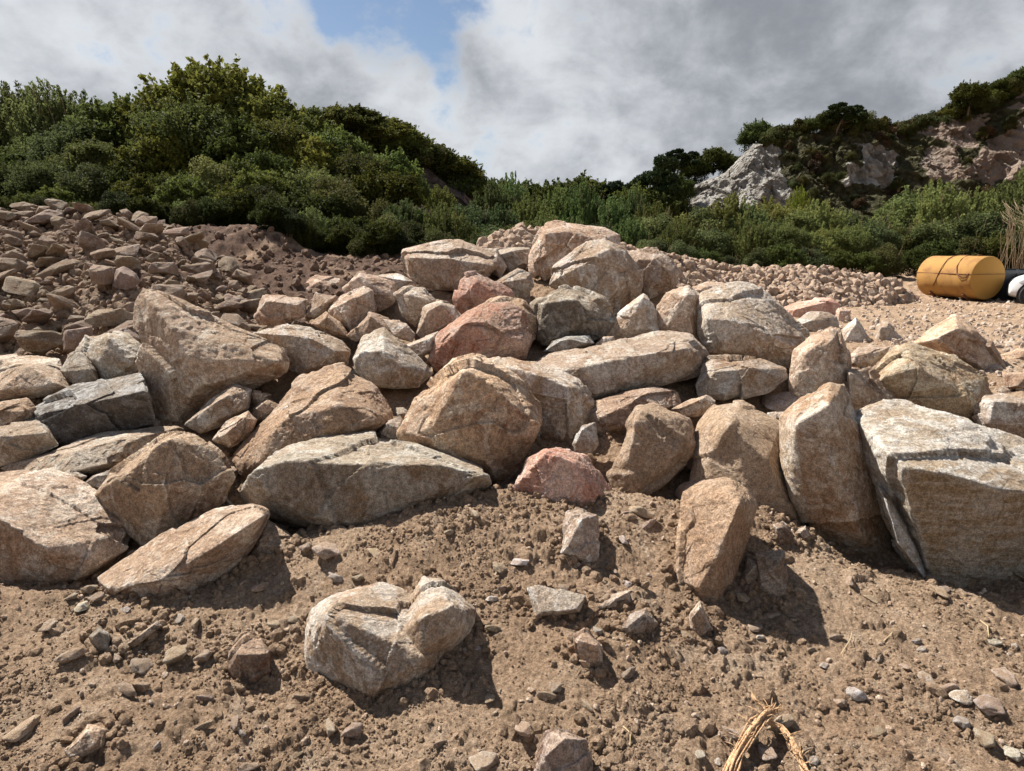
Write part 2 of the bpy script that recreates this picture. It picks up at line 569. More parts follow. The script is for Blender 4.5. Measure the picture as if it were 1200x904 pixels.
def hit(px, py, fn=G0, y0=1.2, y1=30):
    ys = np.concatenate([np.arange(y0, 10, .01), np.arange(10, y1, .05)])
    u, m = um(px, py)
    z = CAMZ + m * ys
    g = fn(u * ys, ys)
    k = np.nonzero(z <= g)[0]
    return float(ys[k[0]]) if len(k) else y1


def project(p):
    x, y, z = p[..., 0], p[..., 1], p[..., 2] - CAMZ
    fw = y * math.cos(PITCH) - z * math.sin(PITCH)
    up = y * math.sin(PITCH) + z * math.cos(PITCH)
    return CX + F * x / fw, CY - F * up / fw


def grid_faces(nr, nc):
    i = np.arange(nr - 1)[:, None] * nc + np.arange(nc - 1)[None, :]
    return np.stack([i, i + 1, i + nc + 1, i + nc], -1).reshape(-1, 4)


GRID = {}


def SURF(x, y):                                      # the finished, displaced soil surface
    a = np.arctan2(x, y); l = .5 * np.log(x * x + y * y)
    ia = np.clip(np.interp(a, GRID['az'], np.arange(len(GRID['az']))), 0, len(GRID['az']) - 1.001)
    ir = np.clip(np.interp(l, GRID['lr'], np.arange(len(GRID['lr']))), 0, len(GRID['lr']) - 1.001)
    i0, j0 = ir.astype(int), ia.astype(int)
    f, g = ir - i0, ia - j0
    Z = GRID['z']
    return Z[i0, j0] * (1 - f) * (1 - g) + Z[i0 + 1, j0] * f * (1 - g) + Z[i0, j0 + 1] * (1 - f) * g + Z[i0 + 1, j0 + 1] * f * g


def surf(x, y):
    return float(SURF(np.array([float(x)]), np.array([float(y)]))[0])


def build_ground():
    az = np.radians(np.concatenate([np.linspace(-178, -50, 50), np.linspace(-48.5, 48.5, 1300), np.linspace(50, 178, 50), [182]]))
    rr = np.concatenate([np.geomspace(.45, 9, 950), np.geomspace(9.04, 40, 300), np.geomspace(42, 1500, 40)])
    A, R_ = np.meshgrid(az, rr)
    x, y = (R_ * np.sin(A)).ravel(), (R_ * np.cos(A)).ravel()
    r = R_.ravel()
    z = G(x, y)
    p = np.stack([x, y, np.zeros_like(x)], 1)
    z = z + (.05 * fbm(p * 1.1, 4, 1) + .04 * ridged(p * 2.3, 4, 6) * sstep(r, 7, 11)) * (1 + 2 * sstep(r, 12, 30))
    near = r < 11
    q = p[near]
    rn = r[near]
    dz = .05 * fbm(q * 1.5 + 4, 3, 8) + .034 * fbm(q * 3.6, 6, 7, .6) + .010 * ridged(q * 9, 5, 17, .6) + .006 * ridged(q * 33, 3, 31, .6)
    wob = np.stack([fbm(q * 6, 2, 61), fbm(q * 6, 2, 62), np.zeros(len(q))], 1) * .06
    # broken, crumbly clods of three sizes, thrown in patches
    patch = sstep(fbm(q * 1.6, 3, 44), -.25, .35)
    patch = np.where(q[:, 1] > 0, patch, 0)
    for sc, sd, thr, hh, w in ((.12, 3, .75, .2, 1), (.06, 5, .6, .3, patch), (.03, 9, .5, .40, patch)):
        f1, f2, idv = worley((q + wob * (sc / .17)) / sc + sd * 7.7, sd, 2)
        rad = .22 + .33 * (idv - thr) / (1 - thr)
        d = np.clip(1 - (f1 / np.maximum(rad, .05)) ** 2, 0, 1) ** .5
        dz = dz + np.where(idv > thr, d * sc * hh * (.4 + .6 * (idv - thr) / (1 - thr)), 0) * w
    z[near] += dz * (1 - sstep(rn, 7, 11))
    # wheel-packed ruts across the yard
    far = (r > 6) & (r < 30)
    qf = p[far] * np.array((.35, 1.8, 1))
    z[far] += .05 * ridged(qf * .9, 5, 71) + .025 * fbm(p[far] * 4, 4, 72, .6)
    lf = (x < 0) & (y > 8) & (y < 20)
    z[lf] += (.14 * ridged(p[lf] * .9, 5, 75, .6) + .1 * fbm(p[lf] * 2.5, 4, 76, .6)) * sstep(-x[lf] / y[lf], 0, .1) * sstep(y[lf], 8, 10)
    red = 1.6 * sstep(-x / np.maximum(y, .3), .02, .12) * sstep(y, 8, 10) * (1 - sstep(y, 200, 300))
    V = np.stack([x, y, z], 1)
    GRID.update(az=az, lr=np.log(rr), z=z.reshape(len(rr), len(az)))
    me = mesh_np('ground', V, grid_faces(len(rr), len(az)), M['soil'], True, {'red': red})
    o = link('ground', me)
    tag(o, kind='structure')
    # centre cap below the camera
    return o


build_ground()


# ------------------------------------------------------------------ quarry hills
def in_poly(px, py, poly):
    c = np.zeros(px.shape, bool)
    n = len(poly)
    for i in range(n):
        x1, y1 = poly[i]
        x2, y2 = poly[(i + 1) % n]
        m = ((y1 > py) != (y2 > py)) & (px < (x2 - x1) * (py - y1) / (y2 - y1 + 1e-9) + x1)
        c ^= m
    return c


def hill(name, rows, yb, zb, yt, drop, mat, polys, seed, pink=None, naz=420, amp=1.3):
    U, Mm = table(rows)
    us = np.linspace(U[0], U[-1], naz)
    zt = CAMZ + np.interp(us, U, Mm) * yt - drop
    tt = np.concatenate([np.linspace(-.05, 1, 150), 1 + np.geomspace(.02, 6, 30)])
    T, UU = np.meshgrid(tt, us, indexing='ij')
    ZT = np.broadcast_to(zt, T.shape)
    tc = np.clip(T, 0, 1)
    y = yb + (yt - yb) * T
    yfar = yt + (T - 1) * (yt - yb) * 2.2
    y = np.where(T > 1, yfar, y)
    z = zb + (ZT - zb) * (tc ** .9) * 1.0
    z = np.where(T > 1, ZT - .04 * (yfar - yt), z)
    z = np.where(T < 0, zb - 2, z)
    x = UU * np.where(T > 1, yt + (yfar - yt) * .6, y)
    p = np.stack([x, y, z], -1).reshape(-1, 3)
    q = p.copy()
    n = amp * 1.6 * fbm(q * .09, 3, seed) + amp * ridged(q * np.array((.28, .28, .13)), 5, seed + 3) + amp * .6 * ridged(np.stack([q[:, 0] * .9 + q[:, 2] * .6, q[:, 1] * .7, q[:, 2] * .35 - q[:, 0] * .15], 1), 5, seed + 9, .55)
    qs = np.stack([q[:, 0] * .9 + q[:, 2] * .5, q[:, 1] * .5, q[:, 2] * .45 - q[:, 0] * .2], 1)
    n = n + amp * .9 * (worley(qs * .55 + 3, seed % 17)[2] - .5) + amp * .5 * (worley(qs * 1.4 + 9, seed % 17 + 1)[2] - .5)
    face = sstep(tc.ravel(), 0, .15) * (1 - .8 * sstep(T.ravel(), .93, 1.1))
    p[:, 1] -= n * face
    p[:, 2] += .25 * n * face
    px, py = project(p)
    px = px + 26 * fbm(p * .5, 6, 61, .65); py = py + 20 * fbm(p * .5 + 9, 6, 62, .65)
    rock = np.zeros(len(p))
    for poly in polys:
        rock = np.maximum(rock, in_poly(px, py, poly).astype(float))
    if pink:
        fr = sstep(fbm(p * np.array((.12, .12, .3)) + 7, 5, 63, .6), .02, .22)
        rock = np.maximum(rock, .75 * fr * (px > 985) * (py < 215) * (T.ravel() > .1) * (T.ravel() < .93))
    rk = rock.reshape(T.shape)
    for _ in range(3):                                  # soften the edge of the bare rock
        k = rk.copy()
        k[1:-1, 1:-1] = (rk[1:-1, 1:-1] * 2 + rk[:-2, 1:-1] + rk[2:, 1:-1] + rk[1:-1, :-2] + rk[1:-1, 2:]) / 6
        rk = k
    rk = np.where(T > 1.02, 0, rk)
    pk = sstep(px, *pink) if pink else np.zeros(len(p))
    me = mesh_np(name, p, grid_faces(len(tt), naz), mat, False, {'rock': rk.ravel(), 'pink': pk})
    o = link(name, me)
    tag(o, kind='structure')
    return p.reshape(T.shape + (3,)), rk


ROCK_R = [[(792, 250), (797, 218), (815, 204), (840, 192), (852, 184), (862, 168), (880, 165), (900, 161), (912, 172), (916, 195), (928, 218), (925, 250)],
          [(1006, 200), (1008, 172), (1030, 170), (1054, 182), (1054, 203)],
          [(1078, 177), (1120, 170), (1128, 195), (1130, 212), (1095, 212), (1080, 192)],
          [(1075, 152), (1110, 143), (1158, 136), (1138, 172), (1100, 165)],
          [(1143, 202), (1150, 167), (1200, 138), (1300, 120), (1300, 215), (1170, 215)]]
ROCK_L = [[(484, 180), (500, 168), (520, 174), (548, 196), (562, 222), (566, 245), (540, 250), (488, 235)]]
HR, RK_R = hill('quarry_hill', [(775, 235), (800, 215), (850, 190), (880, 160), (930, 148), (1000, 140), (1060, 143), (1100, 127), (1150, 108), (1200, 84), (1350, 40), (1700, -60)],
                56, .6, 66, 1.0, M['cliff'], ROCK_R, 21, (1010, 1120), 760, 1.0)
HL, RK_L = hill('wooded_hill', [(-1200, 60), (-500, 120), (-100, 140), (200, 150), (330, 135), (400, 133), (450, 142), (480, 160), (510, 176), (540, 200), (560, 225), (575, 262), (590, 300)],
                37, 1.6, 46, .9, M['cliff_dark'], ROCK_L, 33, None, 420, .7)
# ------------------------------------------------------------------ rock builder
_ICO = {}


def ico(k):
    if k not in _ICO:
        bm = bmesh.new()
        bmesh.ops.create_icosphere(bm, subdivisions=k, radius=1)
        V = np.array([v.co[:] for v in bm.verts])
        Fc = np.array([[v.index for v in f.verts] for f in bm.faces])
        bm.free()
        V /= np.linalg.norm(V, axis=1)[:, None]
        _ICO[k] = (V, Fc)
    return _ICO[k]


def hull_planes(pts, c):
    bm = bmesh.new()
    for p in pts: bm.verts.new(p)
    bmesh.ops.convex_hull(bm, input=bm.verts)
    bm.normal_update()
    N, Dd, A = [], [], []
    for f in bm.faces:
        ar = f.calc_area()
        if ar < 1e-9: continue
        n = np.array(f.normal[:])
        d = float(np.dot(n, np.array(f.verts[0].co[:]) - c))
        if d < 0: n, d = -n, -d
        N.append(n); Dd.append(d); A.append(ar)
    bm.free()
    N, Dd, A = np.array(N), np.array(Dd), np.array(A)
    order = np.argsort(-A)
    keep = []
    for i in order:                                   # merge nearly coplanar facets
        if all(np.dot(N[i], N[j]) < .996 for j in keep): keep.append(i)
        else:
            for j in keep:
                if np.dot(N[i], N[j]) >= .996: Dd[j] = max(Dd[j], Dd[i])
    return N[keep], np.maximum(Dd[keep], 1e-3)


def rock_shape(hulls, k, seed, rough=1.0, sharp=90, chips=4, strata=0.0, size=None, wf=None, want_fc=False, big=1.0):
    """Radial projection of an even sphere onto the rounded union of convex hulls, then fractured and pitted."""
    rg = np.random.default_rng(seed)
    allp = np.concatenate(hulls)
    c = hulls[0].mean(0) if len(hulls) == 1 else np.mean([h.mean(0) for h in hulls], 0)
    V, Fc = ico(k)
    q = allp - c
    w, E = np.linalg.eigh(q.T @ q / len(q))
    w = np.sqrt(np.maximum(w, 1e-6))
    A = E @ np.diag(np.clip(w / w.max(), .3, 1)) @ E.T
    dr = V @ A.T
    dr /= np.linalg.norm(dr, axis=1)[:, None]
    size = size or float(np.prod(allp.max(0) - allp.min(0)) ** (1 / 3))
    r = None
    fc = None
    for h in hulls:
        N, Dd = hull_planes(h, c)
        ex = rg.normal(size=(chips, 3))
        for e in ex:                                   # knocked-off corners
            e = e / np.linalg.norm(e)
            s = ((h - c) @ e).max()
            N = np.vstack([N, e]); Dd = np.append(Dd, s * rg.uniform(.92, .99))
        S = np.clip(dr @ N.T, 0, None) / Dd
        m = S.max(1, keepdims=True)
        rr = 1 / (m[:, 0] * (((S / m) ** sharp).sum(1)) ** (1 / sharp))
        am = S.argmax(1)
        val = rg.random(len(N)) ** 1.5 * .8
        if wf is not None: val = np.where((N[:, 1] < -.6) & (N[:, 2] < .42), wf, val * .35)  # steep camera-facing planes: weathering stain plus shade painted into the colour
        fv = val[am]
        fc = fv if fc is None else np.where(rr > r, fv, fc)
        r = rr if r is None else np.maximum(r, rr)
    p = dr * r[:, None]
    o = rg.uniform(-40, 40, 3)
    s = size
    ps = p / s
    d = .016 * fbm(ps * 1.7 + o, 3, seed % 50) + .010 * ridged(ps * 3.5 + o, 5, seed % 50 + 5, .6)
    wp = ps + .12 * np.stack([perlin(ps * 3 + o + i * 9, 3 + i) for i in range(3)], 1)
    f1, f2, idv = worley(wp * 2.6 + o, seed % 31)
    d += .020 * (idv - .5)
    g1, g2, gid = worley((ps + .03 * (wp - ps) / .12) * 1.75 + o * 1.3, seed % 29 + 40)
    d += .085 * (gid - .5) * big
    f1, f2, idv = worley(wp * 6.5 + o, seed % 31 + 1)
    d += .012 * (idv - .5)
    if k >= 6:
        d += .007 * fbm(ps * 14 + o, 5, seed % 50 + 11, .7) + .003 * ridged(ps * 34 + o, 3, 77, .65)
        f1, f2, idv = worley(wp * 17 + o, seed % 31 + 2)
        d += .004 * (idv - .5)
    if strata:
        ax = np.array((.12, .2, 1.0))
        tq = np.stack([ps @ np.array((.6, .2, -.1)), ps @ np.array((0, .7, 0)), (ps @ ax) * 9], 1)
        d += strata * (.030 * ridged(tq + o, 4, 88) + .02 * fbm(tq * 2.1, 3, 90))
    p = p + (p / np.linalg.norm(p, axis=1)[:, None]) * (d * s * rough)[:, None]
    if want_fc: return p + c, Fc, fc
    return p + c, Fc


def px_pts(s):
    return [tuple(float(q) for q in a.split(',')) for a in s.split()]


BOULDERS = []


def boulder(label, mat, outline, ridge='', name='boulder', cat='boulder', thick=.75, lean=.5, dd=0.0, bulge=.22, rough=1.0,
            strata=0.0, extra=None, tint=(1, 1, 1), chips=3, sharp=90, fn=G0, seed=None, y=None, group=None, sink=.0, wf=None):
    """Outline of the stone in the photo, set at the distance where its foot meets the heap; ridge = nearer edges (x,y,bulge)."""
    seed = seed if seed is not None else (len(BOULDERS) * 37 + 11)
    rg = np.random.default_rng(seed)
    outs = [px_pts(outline)] + ([px_pts(e) for e in extra] if extra else [])
    alp = sum(outs, [])
    xs = [p[0] for p in alp]; ys = [p[1] for p in alp]
    x0, x1, y0, y1 = min(xs), max(xs), min(ys), max(ys)
    hpx = y1 - y0
    D = y if y else hit((x0 + x1) / 2, y1 - .18 * hpx, fn)
    if name == 'stone' and y1 > 595 and y is None:
        D = hit((x0 + x1) / 2, y1 - .1 * hpx, SURF) - .012
    D += dd
    wpx = math.sqrt(max(x1 - x0, 8) * max(hpx, 8))
    S = wpx / F * D
    ridges = [tuple(float(q) for q in a.split(',')) for a in ridge.split()]
    hulls = []
    for oi, ol in enumerate(outs):
        cx = sum(p[0] for p in ol) / len(ol); cy = sum(p[1] for p in ol) / len(ol)
        pts = []
        for (a, b) in ol:
            tt = (y1 - b) / hpx
            pts.append(P(a, b, D + lean * tt * S + .06 * S))
            a2, b2 = cx + (a - cx) * .80, cy + (b - cy) * .80 + .04 * hpx
            pts.append(P(a2, b2, D + lean * tt * S + thick * S * rg.uniform(.75, 1.15)))
        if not ridges or oi > 0:
            tx_, ty_ = rg.uniform(-.5, .5), rg.uniform(-.35, .55)
            m_ = rg.integers(3, 5)
            st_ = rg.integers(0, len(ol))
            for jj in range(m_):
                a, b = ol[(st_ + jj * len(ol) // m_) % len(ol)]
                k = rg.uniform(.45, .78)
                a2, b2 = cx + (a - cx) * k, cy + (b - cy) * k
                tt = (y1 - b2) / hpx
                pts.append(P(a2, b2, D + .5 * lean * tt * S - .8 * bulge * S * (.85 + tx_ * (a2 - cx) / max(x1 - x0, 1) * 2 + ty_ * (cy - b2) / hpx * 2)))
        if oi == 0:
            for (a, b, k) in ridges:
                tt = (y1 - b) / hpx
                pts.append(P(a, b, D + (.35 * lean * tt - .6 * k) * S))
        hulls.append(np.array(pts))
    big = max(x1 - x0, hpx)
    if ridges: chips = min(chips, 2)
    k = 7 if big > 105 else (6 if big > 34 else 5)
    V, Fc, fc = rock_shape(hulls, k, seed, rough, sharp, chips, strata, None, wf, True)
    base = np.array((V[:, 0].mean(), V[:, 1].mean(), V[:, 2].min()))
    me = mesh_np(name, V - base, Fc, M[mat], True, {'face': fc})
    o = link(name, me, tuple(base - np.array((0, 0, sink))))
    tv = rg.uniform(.84, 1.14); hv = rg.uniform(-.03, .05)
    o.color = (tint[0] * tv * (1 - hv * .3), tint[1] * tv * (1 + hv * .3), tint[2] * tv * (1 + hv), 1)
    tag(o, label, cat, group)
    BOULDERS.append((o, V.min(0), V.max(0)))
    return o


def loose_shape(name, seed, mat, k=4, aspect=(1, .75, .5), n=14, smooth=True, chips=3, rough=1.0):
    rg = np.random.default_rng(seed)
    pts = rg.normal(size=(n, 3))
    pts /= np.linalg.norm(pts, axis=1)[:, None]
    pts *= rg.uniform(.75, 1.05, (n, 1))
    pts = pts * np.array(aspect) * .5
    V, Fc = rock_shape([pts], k, seed, rough, 80, chips, size=.7, big=.8)
    V[:, 2] -= V[:, 2].min()
    return mesh_np(name, V, Fc, mat, smooth)
# ------------------------------------------------------------------ the boulders of the heap, front to back
B = boulder
B('notched pale boulder lying alone on the soil at the front', 'pale', '360,777 360,747 370,717 383,707 410,700 457,691 472,708 540,735 530,757 527,781 507,804 477,821 453,830 430,828 410,817 387,801 363,784',
  '392,722,.16 425,768,.14 440,800,.20 500,772,.06', extra=['474,720 493,682 512,681 540,699 558,716 552,740 530,766 480,790 450,760'], thick=.5, lean=.85, tint=(.84, .80, .75), chips=0, sharp=66, dd=-.05, seed=19)
B('large tan slab tilted on its side at the lower left, propped on the soil', 'tan', '122,680 140,670 213,620 250,600 293,592 310,597 315,605 293,647 263,677 213,710 173,720 160,718 133,700',
  '133,688,.12 187,681,.26 250,643,.24 307,606,.10 175,715,.1', thick=.5, lean=.7, tint=(1.05, 1, .95), chips=2, sharp=120)
B('brown stone half hidden under the tilted slab at the lower left', 'brown', '262,675 300,637 315,610 347,630 349,643 330,670 300,680', dd=.08)
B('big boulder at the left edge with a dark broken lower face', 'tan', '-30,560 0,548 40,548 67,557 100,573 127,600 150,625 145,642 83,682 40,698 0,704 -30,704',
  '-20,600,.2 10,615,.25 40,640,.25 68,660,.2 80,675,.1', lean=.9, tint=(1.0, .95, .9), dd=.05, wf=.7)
B('wide brown rounded boulder between the left edge boulder and the long grey one', 'brown', '112,580 133,553 187,513 207,502 233,503 257,520 267,537 278,560 262,590 213,620 173,640 150,625 143,610 117,593',
  '195,512,.05 140,560,.12 200,570,.2', lean=.4, tint=(1.25, 1.2, 1.12))
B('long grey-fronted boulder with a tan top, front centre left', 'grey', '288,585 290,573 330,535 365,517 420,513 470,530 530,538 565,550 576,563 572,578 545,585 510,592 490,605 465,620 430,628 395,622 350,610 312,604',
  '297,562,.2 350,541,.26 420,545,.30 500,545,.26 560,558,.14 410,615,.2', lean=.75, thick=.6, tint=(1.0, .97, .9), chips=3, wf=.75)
B('biggest central boulder with a broad smooth brown face', 'brown', '467,510 483,473 517,440 537,425 560,420 590,430 612,447 635,470 638,493 615,520 603,560 587,572 570,565 520,545 480,530',
  '545,432,.10 578,448,.22 602,474,.26 632,494,.15 500,505,.12 570,540,.2', lean=.35, tint=(1.32, 1.22, 1.1), chips=2, sharp=108)
B('pale tan boulder leaning behind the biggest central boulder', 'pale', '545,424 597,416 617,427 650,434 677,447 695,470 693,487 677,517 665,528 635,520 600,500', lean=.6, dd=.15, tint=(1.1, 1.05, 1), bulge=.12)
B('reddish orange rock with a grey shaded side, sunk in the soil below the centre', 'red', '603,573 617,537 643,523 660,525 690,530 703,550 720,577 722,592 700,602 660,614 620,598',
  '645,530,.1 672,545,.25 690,572,.25 690,600,.2', lean=.5, tint=(1.05, .92, .9))
B('small upright tan slab standing in the soil below the reddish rock', 'tan', '655,650 663,600 677,597 700,603 703,623 700,657 690,665 657,650', '662,645,.2 690,658,.2 680,610,.2', lean=.8, thick=.35, name='stone', cat='stone')
B('flat grey shard lying on the soil below the small upright slab', 'grey', '617,689 630,685 687,698 680,717 627,724', '635,718,.1 675,714,.1', lean=.5, thick=.3, name='stone', cat='stone', tint=(1.2, 1.2, 1.2), rough=.4, dd=-.03)
B('thin brown flake of rock beside the flat grey shard', 'brown', '690,714 710,697 742,690 744,710 700,718', lean=1.2, thick=.3, name='stone', cat='stone', tint=(1.2, 1.2, 1.2))
B('hump-backed brown stone below the thin flake', 'brown', '728,736 740,718 757,712 772,730 765,742 735,743', name='stone', cat='stone', tint=(1.1, 1.1, 1.1))
B('angular brown stone on bare soil, front centre right', 'brown', '672,746 685,737 705,755 708,780 690,788 678,772', name='stone', cat='stone', tint=(1.15, 1.1, 1.1))
B('blocky brown stone cut off by the bottom edge of the photo', 'brown', '628,885 640,858 665,855 690,865 693,904 685,925 640,925 628,905', name='stone', cat='stone', tint=(1.15, 1.1, 1.1))
B('round brown stone left of the notched pale boulder', 'brown', '267,787 270,765 287,745 307,748 320,762 318,785 300,803 275,800', name='stone', cat='stone', tint=(1.05, 1, 1))
B('pointed flat stone near the lower left corner', 'brown', '65,893 85,870 105,850 125,855 121,875 95,890', name='stone', cat='stone', lean=.9, tint=(1.2, 1.15, 1.1))
B('small grey disc-shaped stone on the soil at the lower left', 'grey', '104,747 117,733 128,745 126,762 112,766', name='stone', cat='stone')
B('narrow sliver of stone leaning under the tilted slab', 'brown', '145,757 185,727 191,733 156,759', name='stone', cat='stone')
B('diagonal pale-edged boulder sliding down the soil, right of centre', 'dusty', '800,575 825,560 857,557 877,570 890,590 883,623 863,677 840,718 827,713 815,693 798,680 797,663 800,620',
  '868,588,.22 846,630,.26 832,668,.24 818,690,.18', lean=.75, thick=.5, dd=-.1, tint=(1.02, .96, .92))
B('dark pointed stone at the foot of the diagonal boulder', 'brown', '806,722 820,705 834,737 821,748 808,738', name='stone', cat='stone', tint=(1.2, 1.15, 1.1))
B('brown wedge in the shadow right of the diagonal boulder', 'brown', '868,682 876,652 889,655 896,678 880,690', name='stone', cat='stone')
B('upright brown block in the shadow right of the diagonal boulder', 'brown', '885,648 920,645 923,700 905,705 888,690', name='stone', cat='stone', thick=.4)
B('small brown cobble above the upright block in the shadow', 'brown', '905,615 917,610 930,625 928,640 912,640', name='stone', cat='stone')
B('tiny square cobble at the left foot of the tall triangular boulder', 'tan', '934,622 944,615 951,628 942,634', name='stone', cat='stone')
B('large boulder buried under loose soil, left of the tall triangular boulder', 'dusty', '807,565 817,503 837,475 870,470 917,493 927,550 941,607 936,618 890,615 845,600 815,590',
  '855,500,.15 900,540,.22 925,600,.18 880,600,.22', lean=.85, thick=.5, tint=(.98, .96, .93), chips=2, rough=.6, seed=4242)
B('upright boulder with a dirt-covered face and a pale left edge', 'dusty', '712,555 733,503 747,478 767,476 807,493 814,517 810,533 783,563 760,580 723,580',
  '745,490,.14 735,535,.20 742,575,.16 795,530,.15', lean=.6, thick=.55, tint=(1.05, 1, .96))
B('tall triangular boulder standing on end, white-streaked brown face', 'pale', '917,503 921,490 943,480 962,456 972,447 985,449 997,477 1017,527 1040,610 1048,640 1045,655 1020,657 983,640 950,620 930,583 920,540',
  '935,500,.16 970,480,.18 985,560,.2 1010,630,.2', lean=.45, thick=.55, tint=(.9, .84, .77), chips=2, sharp=120)
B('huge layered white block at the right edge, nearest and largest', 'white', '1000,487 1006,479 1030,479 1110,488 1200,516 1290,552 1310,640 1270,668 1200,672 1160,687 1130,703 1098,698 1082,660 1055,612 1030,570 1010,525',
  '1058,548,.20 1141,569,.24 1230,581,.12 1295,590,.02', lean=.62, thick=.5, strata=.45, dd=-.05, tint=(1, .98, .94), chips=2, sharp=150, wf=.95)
B('lower layer of pale rock split from the huge layered white block', 'white', '1030,572 1045,585 1075,640 1090,690 1070,668 1048,632', name='stone', cat='stone', dd=.08, strata=1)
B('yellowish rounded boulder with a hollow, resting above the huge layered white block', 'pale', '1017,447 1033,423 1052,403 1064,399 1090,407 1133,430 1153,443 1161,460 1147,480 1133,493 1100,488 1047,473 1019,458',
  '1035,440,.15 1068,425,.22 1110,450,.26 1140,470,.2', lean=.5, tint=(1.0, .93, .78))
B('low tan boulder at the right edge behind the huge layered white block', 'tan', '1132,475 1150,462 1172,459 1200,468 1260,484 1260,520 1200,517 1150,500', dd=.1, lean=.6)
B('leaning peak-shaped boulder, farthest right of the heap', 'brown', '1076,402 1100,384 1120,373 1130,377 1156,395 1181,437 1173,453 1140,442 1100,418',
  '1098,398,.16 1122,385,.2 1150,430,.2', lean=.5, tint=(1.35, 1.25, 1.15))
B('flat brown stone at the right edge, topmost of the two behind the leaning peak', 'brown', '1168,418 1200,408 1240,412 1240,432 1180,432', tint=(1.4, 1.3, 1.2))
B('brown stone at the right edge, lower of the two behind the leaning peak', 'brown', '1176,438 1200,438 1240,445 1240,468 1180,455', tint=(1.2, 1.1, 1.05))
B('narrow upright tan boulder behind the tall triangular boulder', 'tan', '925,445 930,410 947,397 973,383 983,388 992,420 995,470 960,482 933,482 926,462',
  '945,412,.16 975,400,.14 955,455,.22', lean=.4, tint=(1.05, 1, .95))
B('shaded blocky boulder between the narrow upright one and the yellowish one', 'brown', '988,430 1020,430 1022,455 1055,476 1020,486 998,484', tint=(1.2, 1.15, 1.1))
B('squared tan block behind the yellowish rounded boulder', 'tan', '995,417 1007,407 1042,407 1035,420 1023,432 996,430')
B('pale upright triangular rock at the right back of the heap', 'pale', '985,388 1003,372 1021,397 1021,408 997,410 987,400')
B('cream wedge-shaped rock on the right back, edge on to the flat ground', 'pale', '1025,382 1027,378 1041,378 1058,398 1052,405 1025,408', tint=(1, .94, .88))
B('small pinkish block behind the pale triangular rock', 'red', '979,365 982,361 997,364 997,378 981,384', tint=(1.1, 1.05, 1), name='stone', cat='stone')
B('flat pink boulder at the right back of the heap', 'red', '912,362 933,353 973,350 983,357 981,373 943,380 922,378', tint=(1.15, 1.05, 1.05))
B('pale grey boulder below the flat pink one', 'pale', '928,382 947,367 962,364 979,373 984,390 965,398 943,398', tint=(.95, .93, .92))
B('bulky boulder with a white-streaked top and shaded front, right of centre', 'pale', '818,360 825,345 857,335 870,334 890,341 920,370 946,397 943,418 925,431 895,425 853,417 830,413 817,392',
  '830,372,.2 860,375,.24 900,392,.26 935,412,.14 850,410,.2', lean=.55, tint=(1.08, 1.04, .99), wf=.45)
B('wide lens-shaped boulder wedged under the bulky white-streaked one', 'pale', '812,452 822,425 833,418 883,420 920,433 923,443 893,460 847,471 816,466',
  '835,435,.15 880,432,.2 850,462,.2', lean=.55, tint=(.88, .84, .80))
B('upright rounded boulder left of the bulky white-streaked one', 'tan', '769,360 780,343 807,336 822,347 824,373 818,402 800,395 773,391', lean=.3, tint=(.98, .93, .88))
B('small pyramid-shaped boulder left of the upright rounded one', 'pale', '708,387 723,370 753,346 767,357 771,391 740,399 727,399 710,394', '752,352,.05 735,385,.2 762,385,.16', lean=.35)
B('long flat boulder with soil along its top, stretching right of the centre', 'tan', '615,432 625,424 660,415 717,402 773,391 807,393 827,415 827,430 807,443 767,453 727,462 693,468 667,455 620,440',
  '640,438,.14 680,432,.2 740,418,.22 812,408,.14 700,460,.16', lean=.7, thick=.5, tint=(.97, .93, .88), chips=3)
B('dark half-hidden boulder beneath the long flat one', 'brown', '688,492 697,470 767,453 793,460 799,475 740,485 727,505 700,509', dd=.15, tint=(1.05, 1, 1))
B('small grey block in the gap beneath the long flat boulder', 'grey', '672,520 682,498 699,494 702,520 695,530 675,530', name='stone', cat='stone')
B('brown wedge stone perched between the dirt-faced boulder and the buried one', 'brown', '783,480 810,467 830,461 839,470 835,481 815,489 795,489', tint=(1.3, 1.25, 1.2), name='stone', cat='stone')
B('small flat tan stone lying on top of the buried boulder', 'tan', '899,484 927,482 930,490 915,495 903,493', name='stone', cat='stone')
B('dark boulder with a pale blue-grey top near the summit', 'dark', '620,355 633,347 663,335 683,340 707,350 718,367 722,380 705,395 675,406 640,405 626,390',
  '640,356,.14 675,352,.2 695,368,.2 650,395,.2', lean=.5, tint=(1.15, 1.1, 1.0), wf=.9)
B('smooth grey stone at the foot of the dark summit boulder', 'grey', '637,412 648,400 667,394 690,393 697,402 665,414', name='stone', cat='stone', tint=(.95, .98, 1))
B('pair-sized tan cobble beside the smooth grey stone', 'tan', '697,404 707,394 720,394 723,403 703,408', name='stone', cat='stone')
B('red-faced boulder in the middle of the heap', 'red', '502,424 517,390 537,377 563,360 597,358 615,370 622,393 616,419 590,422 563,412 537,428 510,436',
  '545,382,.16 566,385,.24 575,408,.2 610,400,.12', lean=.4, tint=(1.08, .98, .95))
B('rounded brown boulder just behind the red-faced one', 'brown', '556,360 583,347 612,352 632,372 634,390 622,402 590,388', lean=.4, tint=(1.25, 1.15, 1.05))
B('fan-shaped pink boulder below the top row', 'red', '532,350 538,327 546,320 557,318 580,330 600,343 604,353 570,364 547,369 536,364', lean=.25, tint=(1.05, .95, .95))
B('rounded tan boulder right of the fan-shaped pink one', 'tan', '583,330 607,315 622,321 627,335 617,350 603,355 587,343', lean=.4)
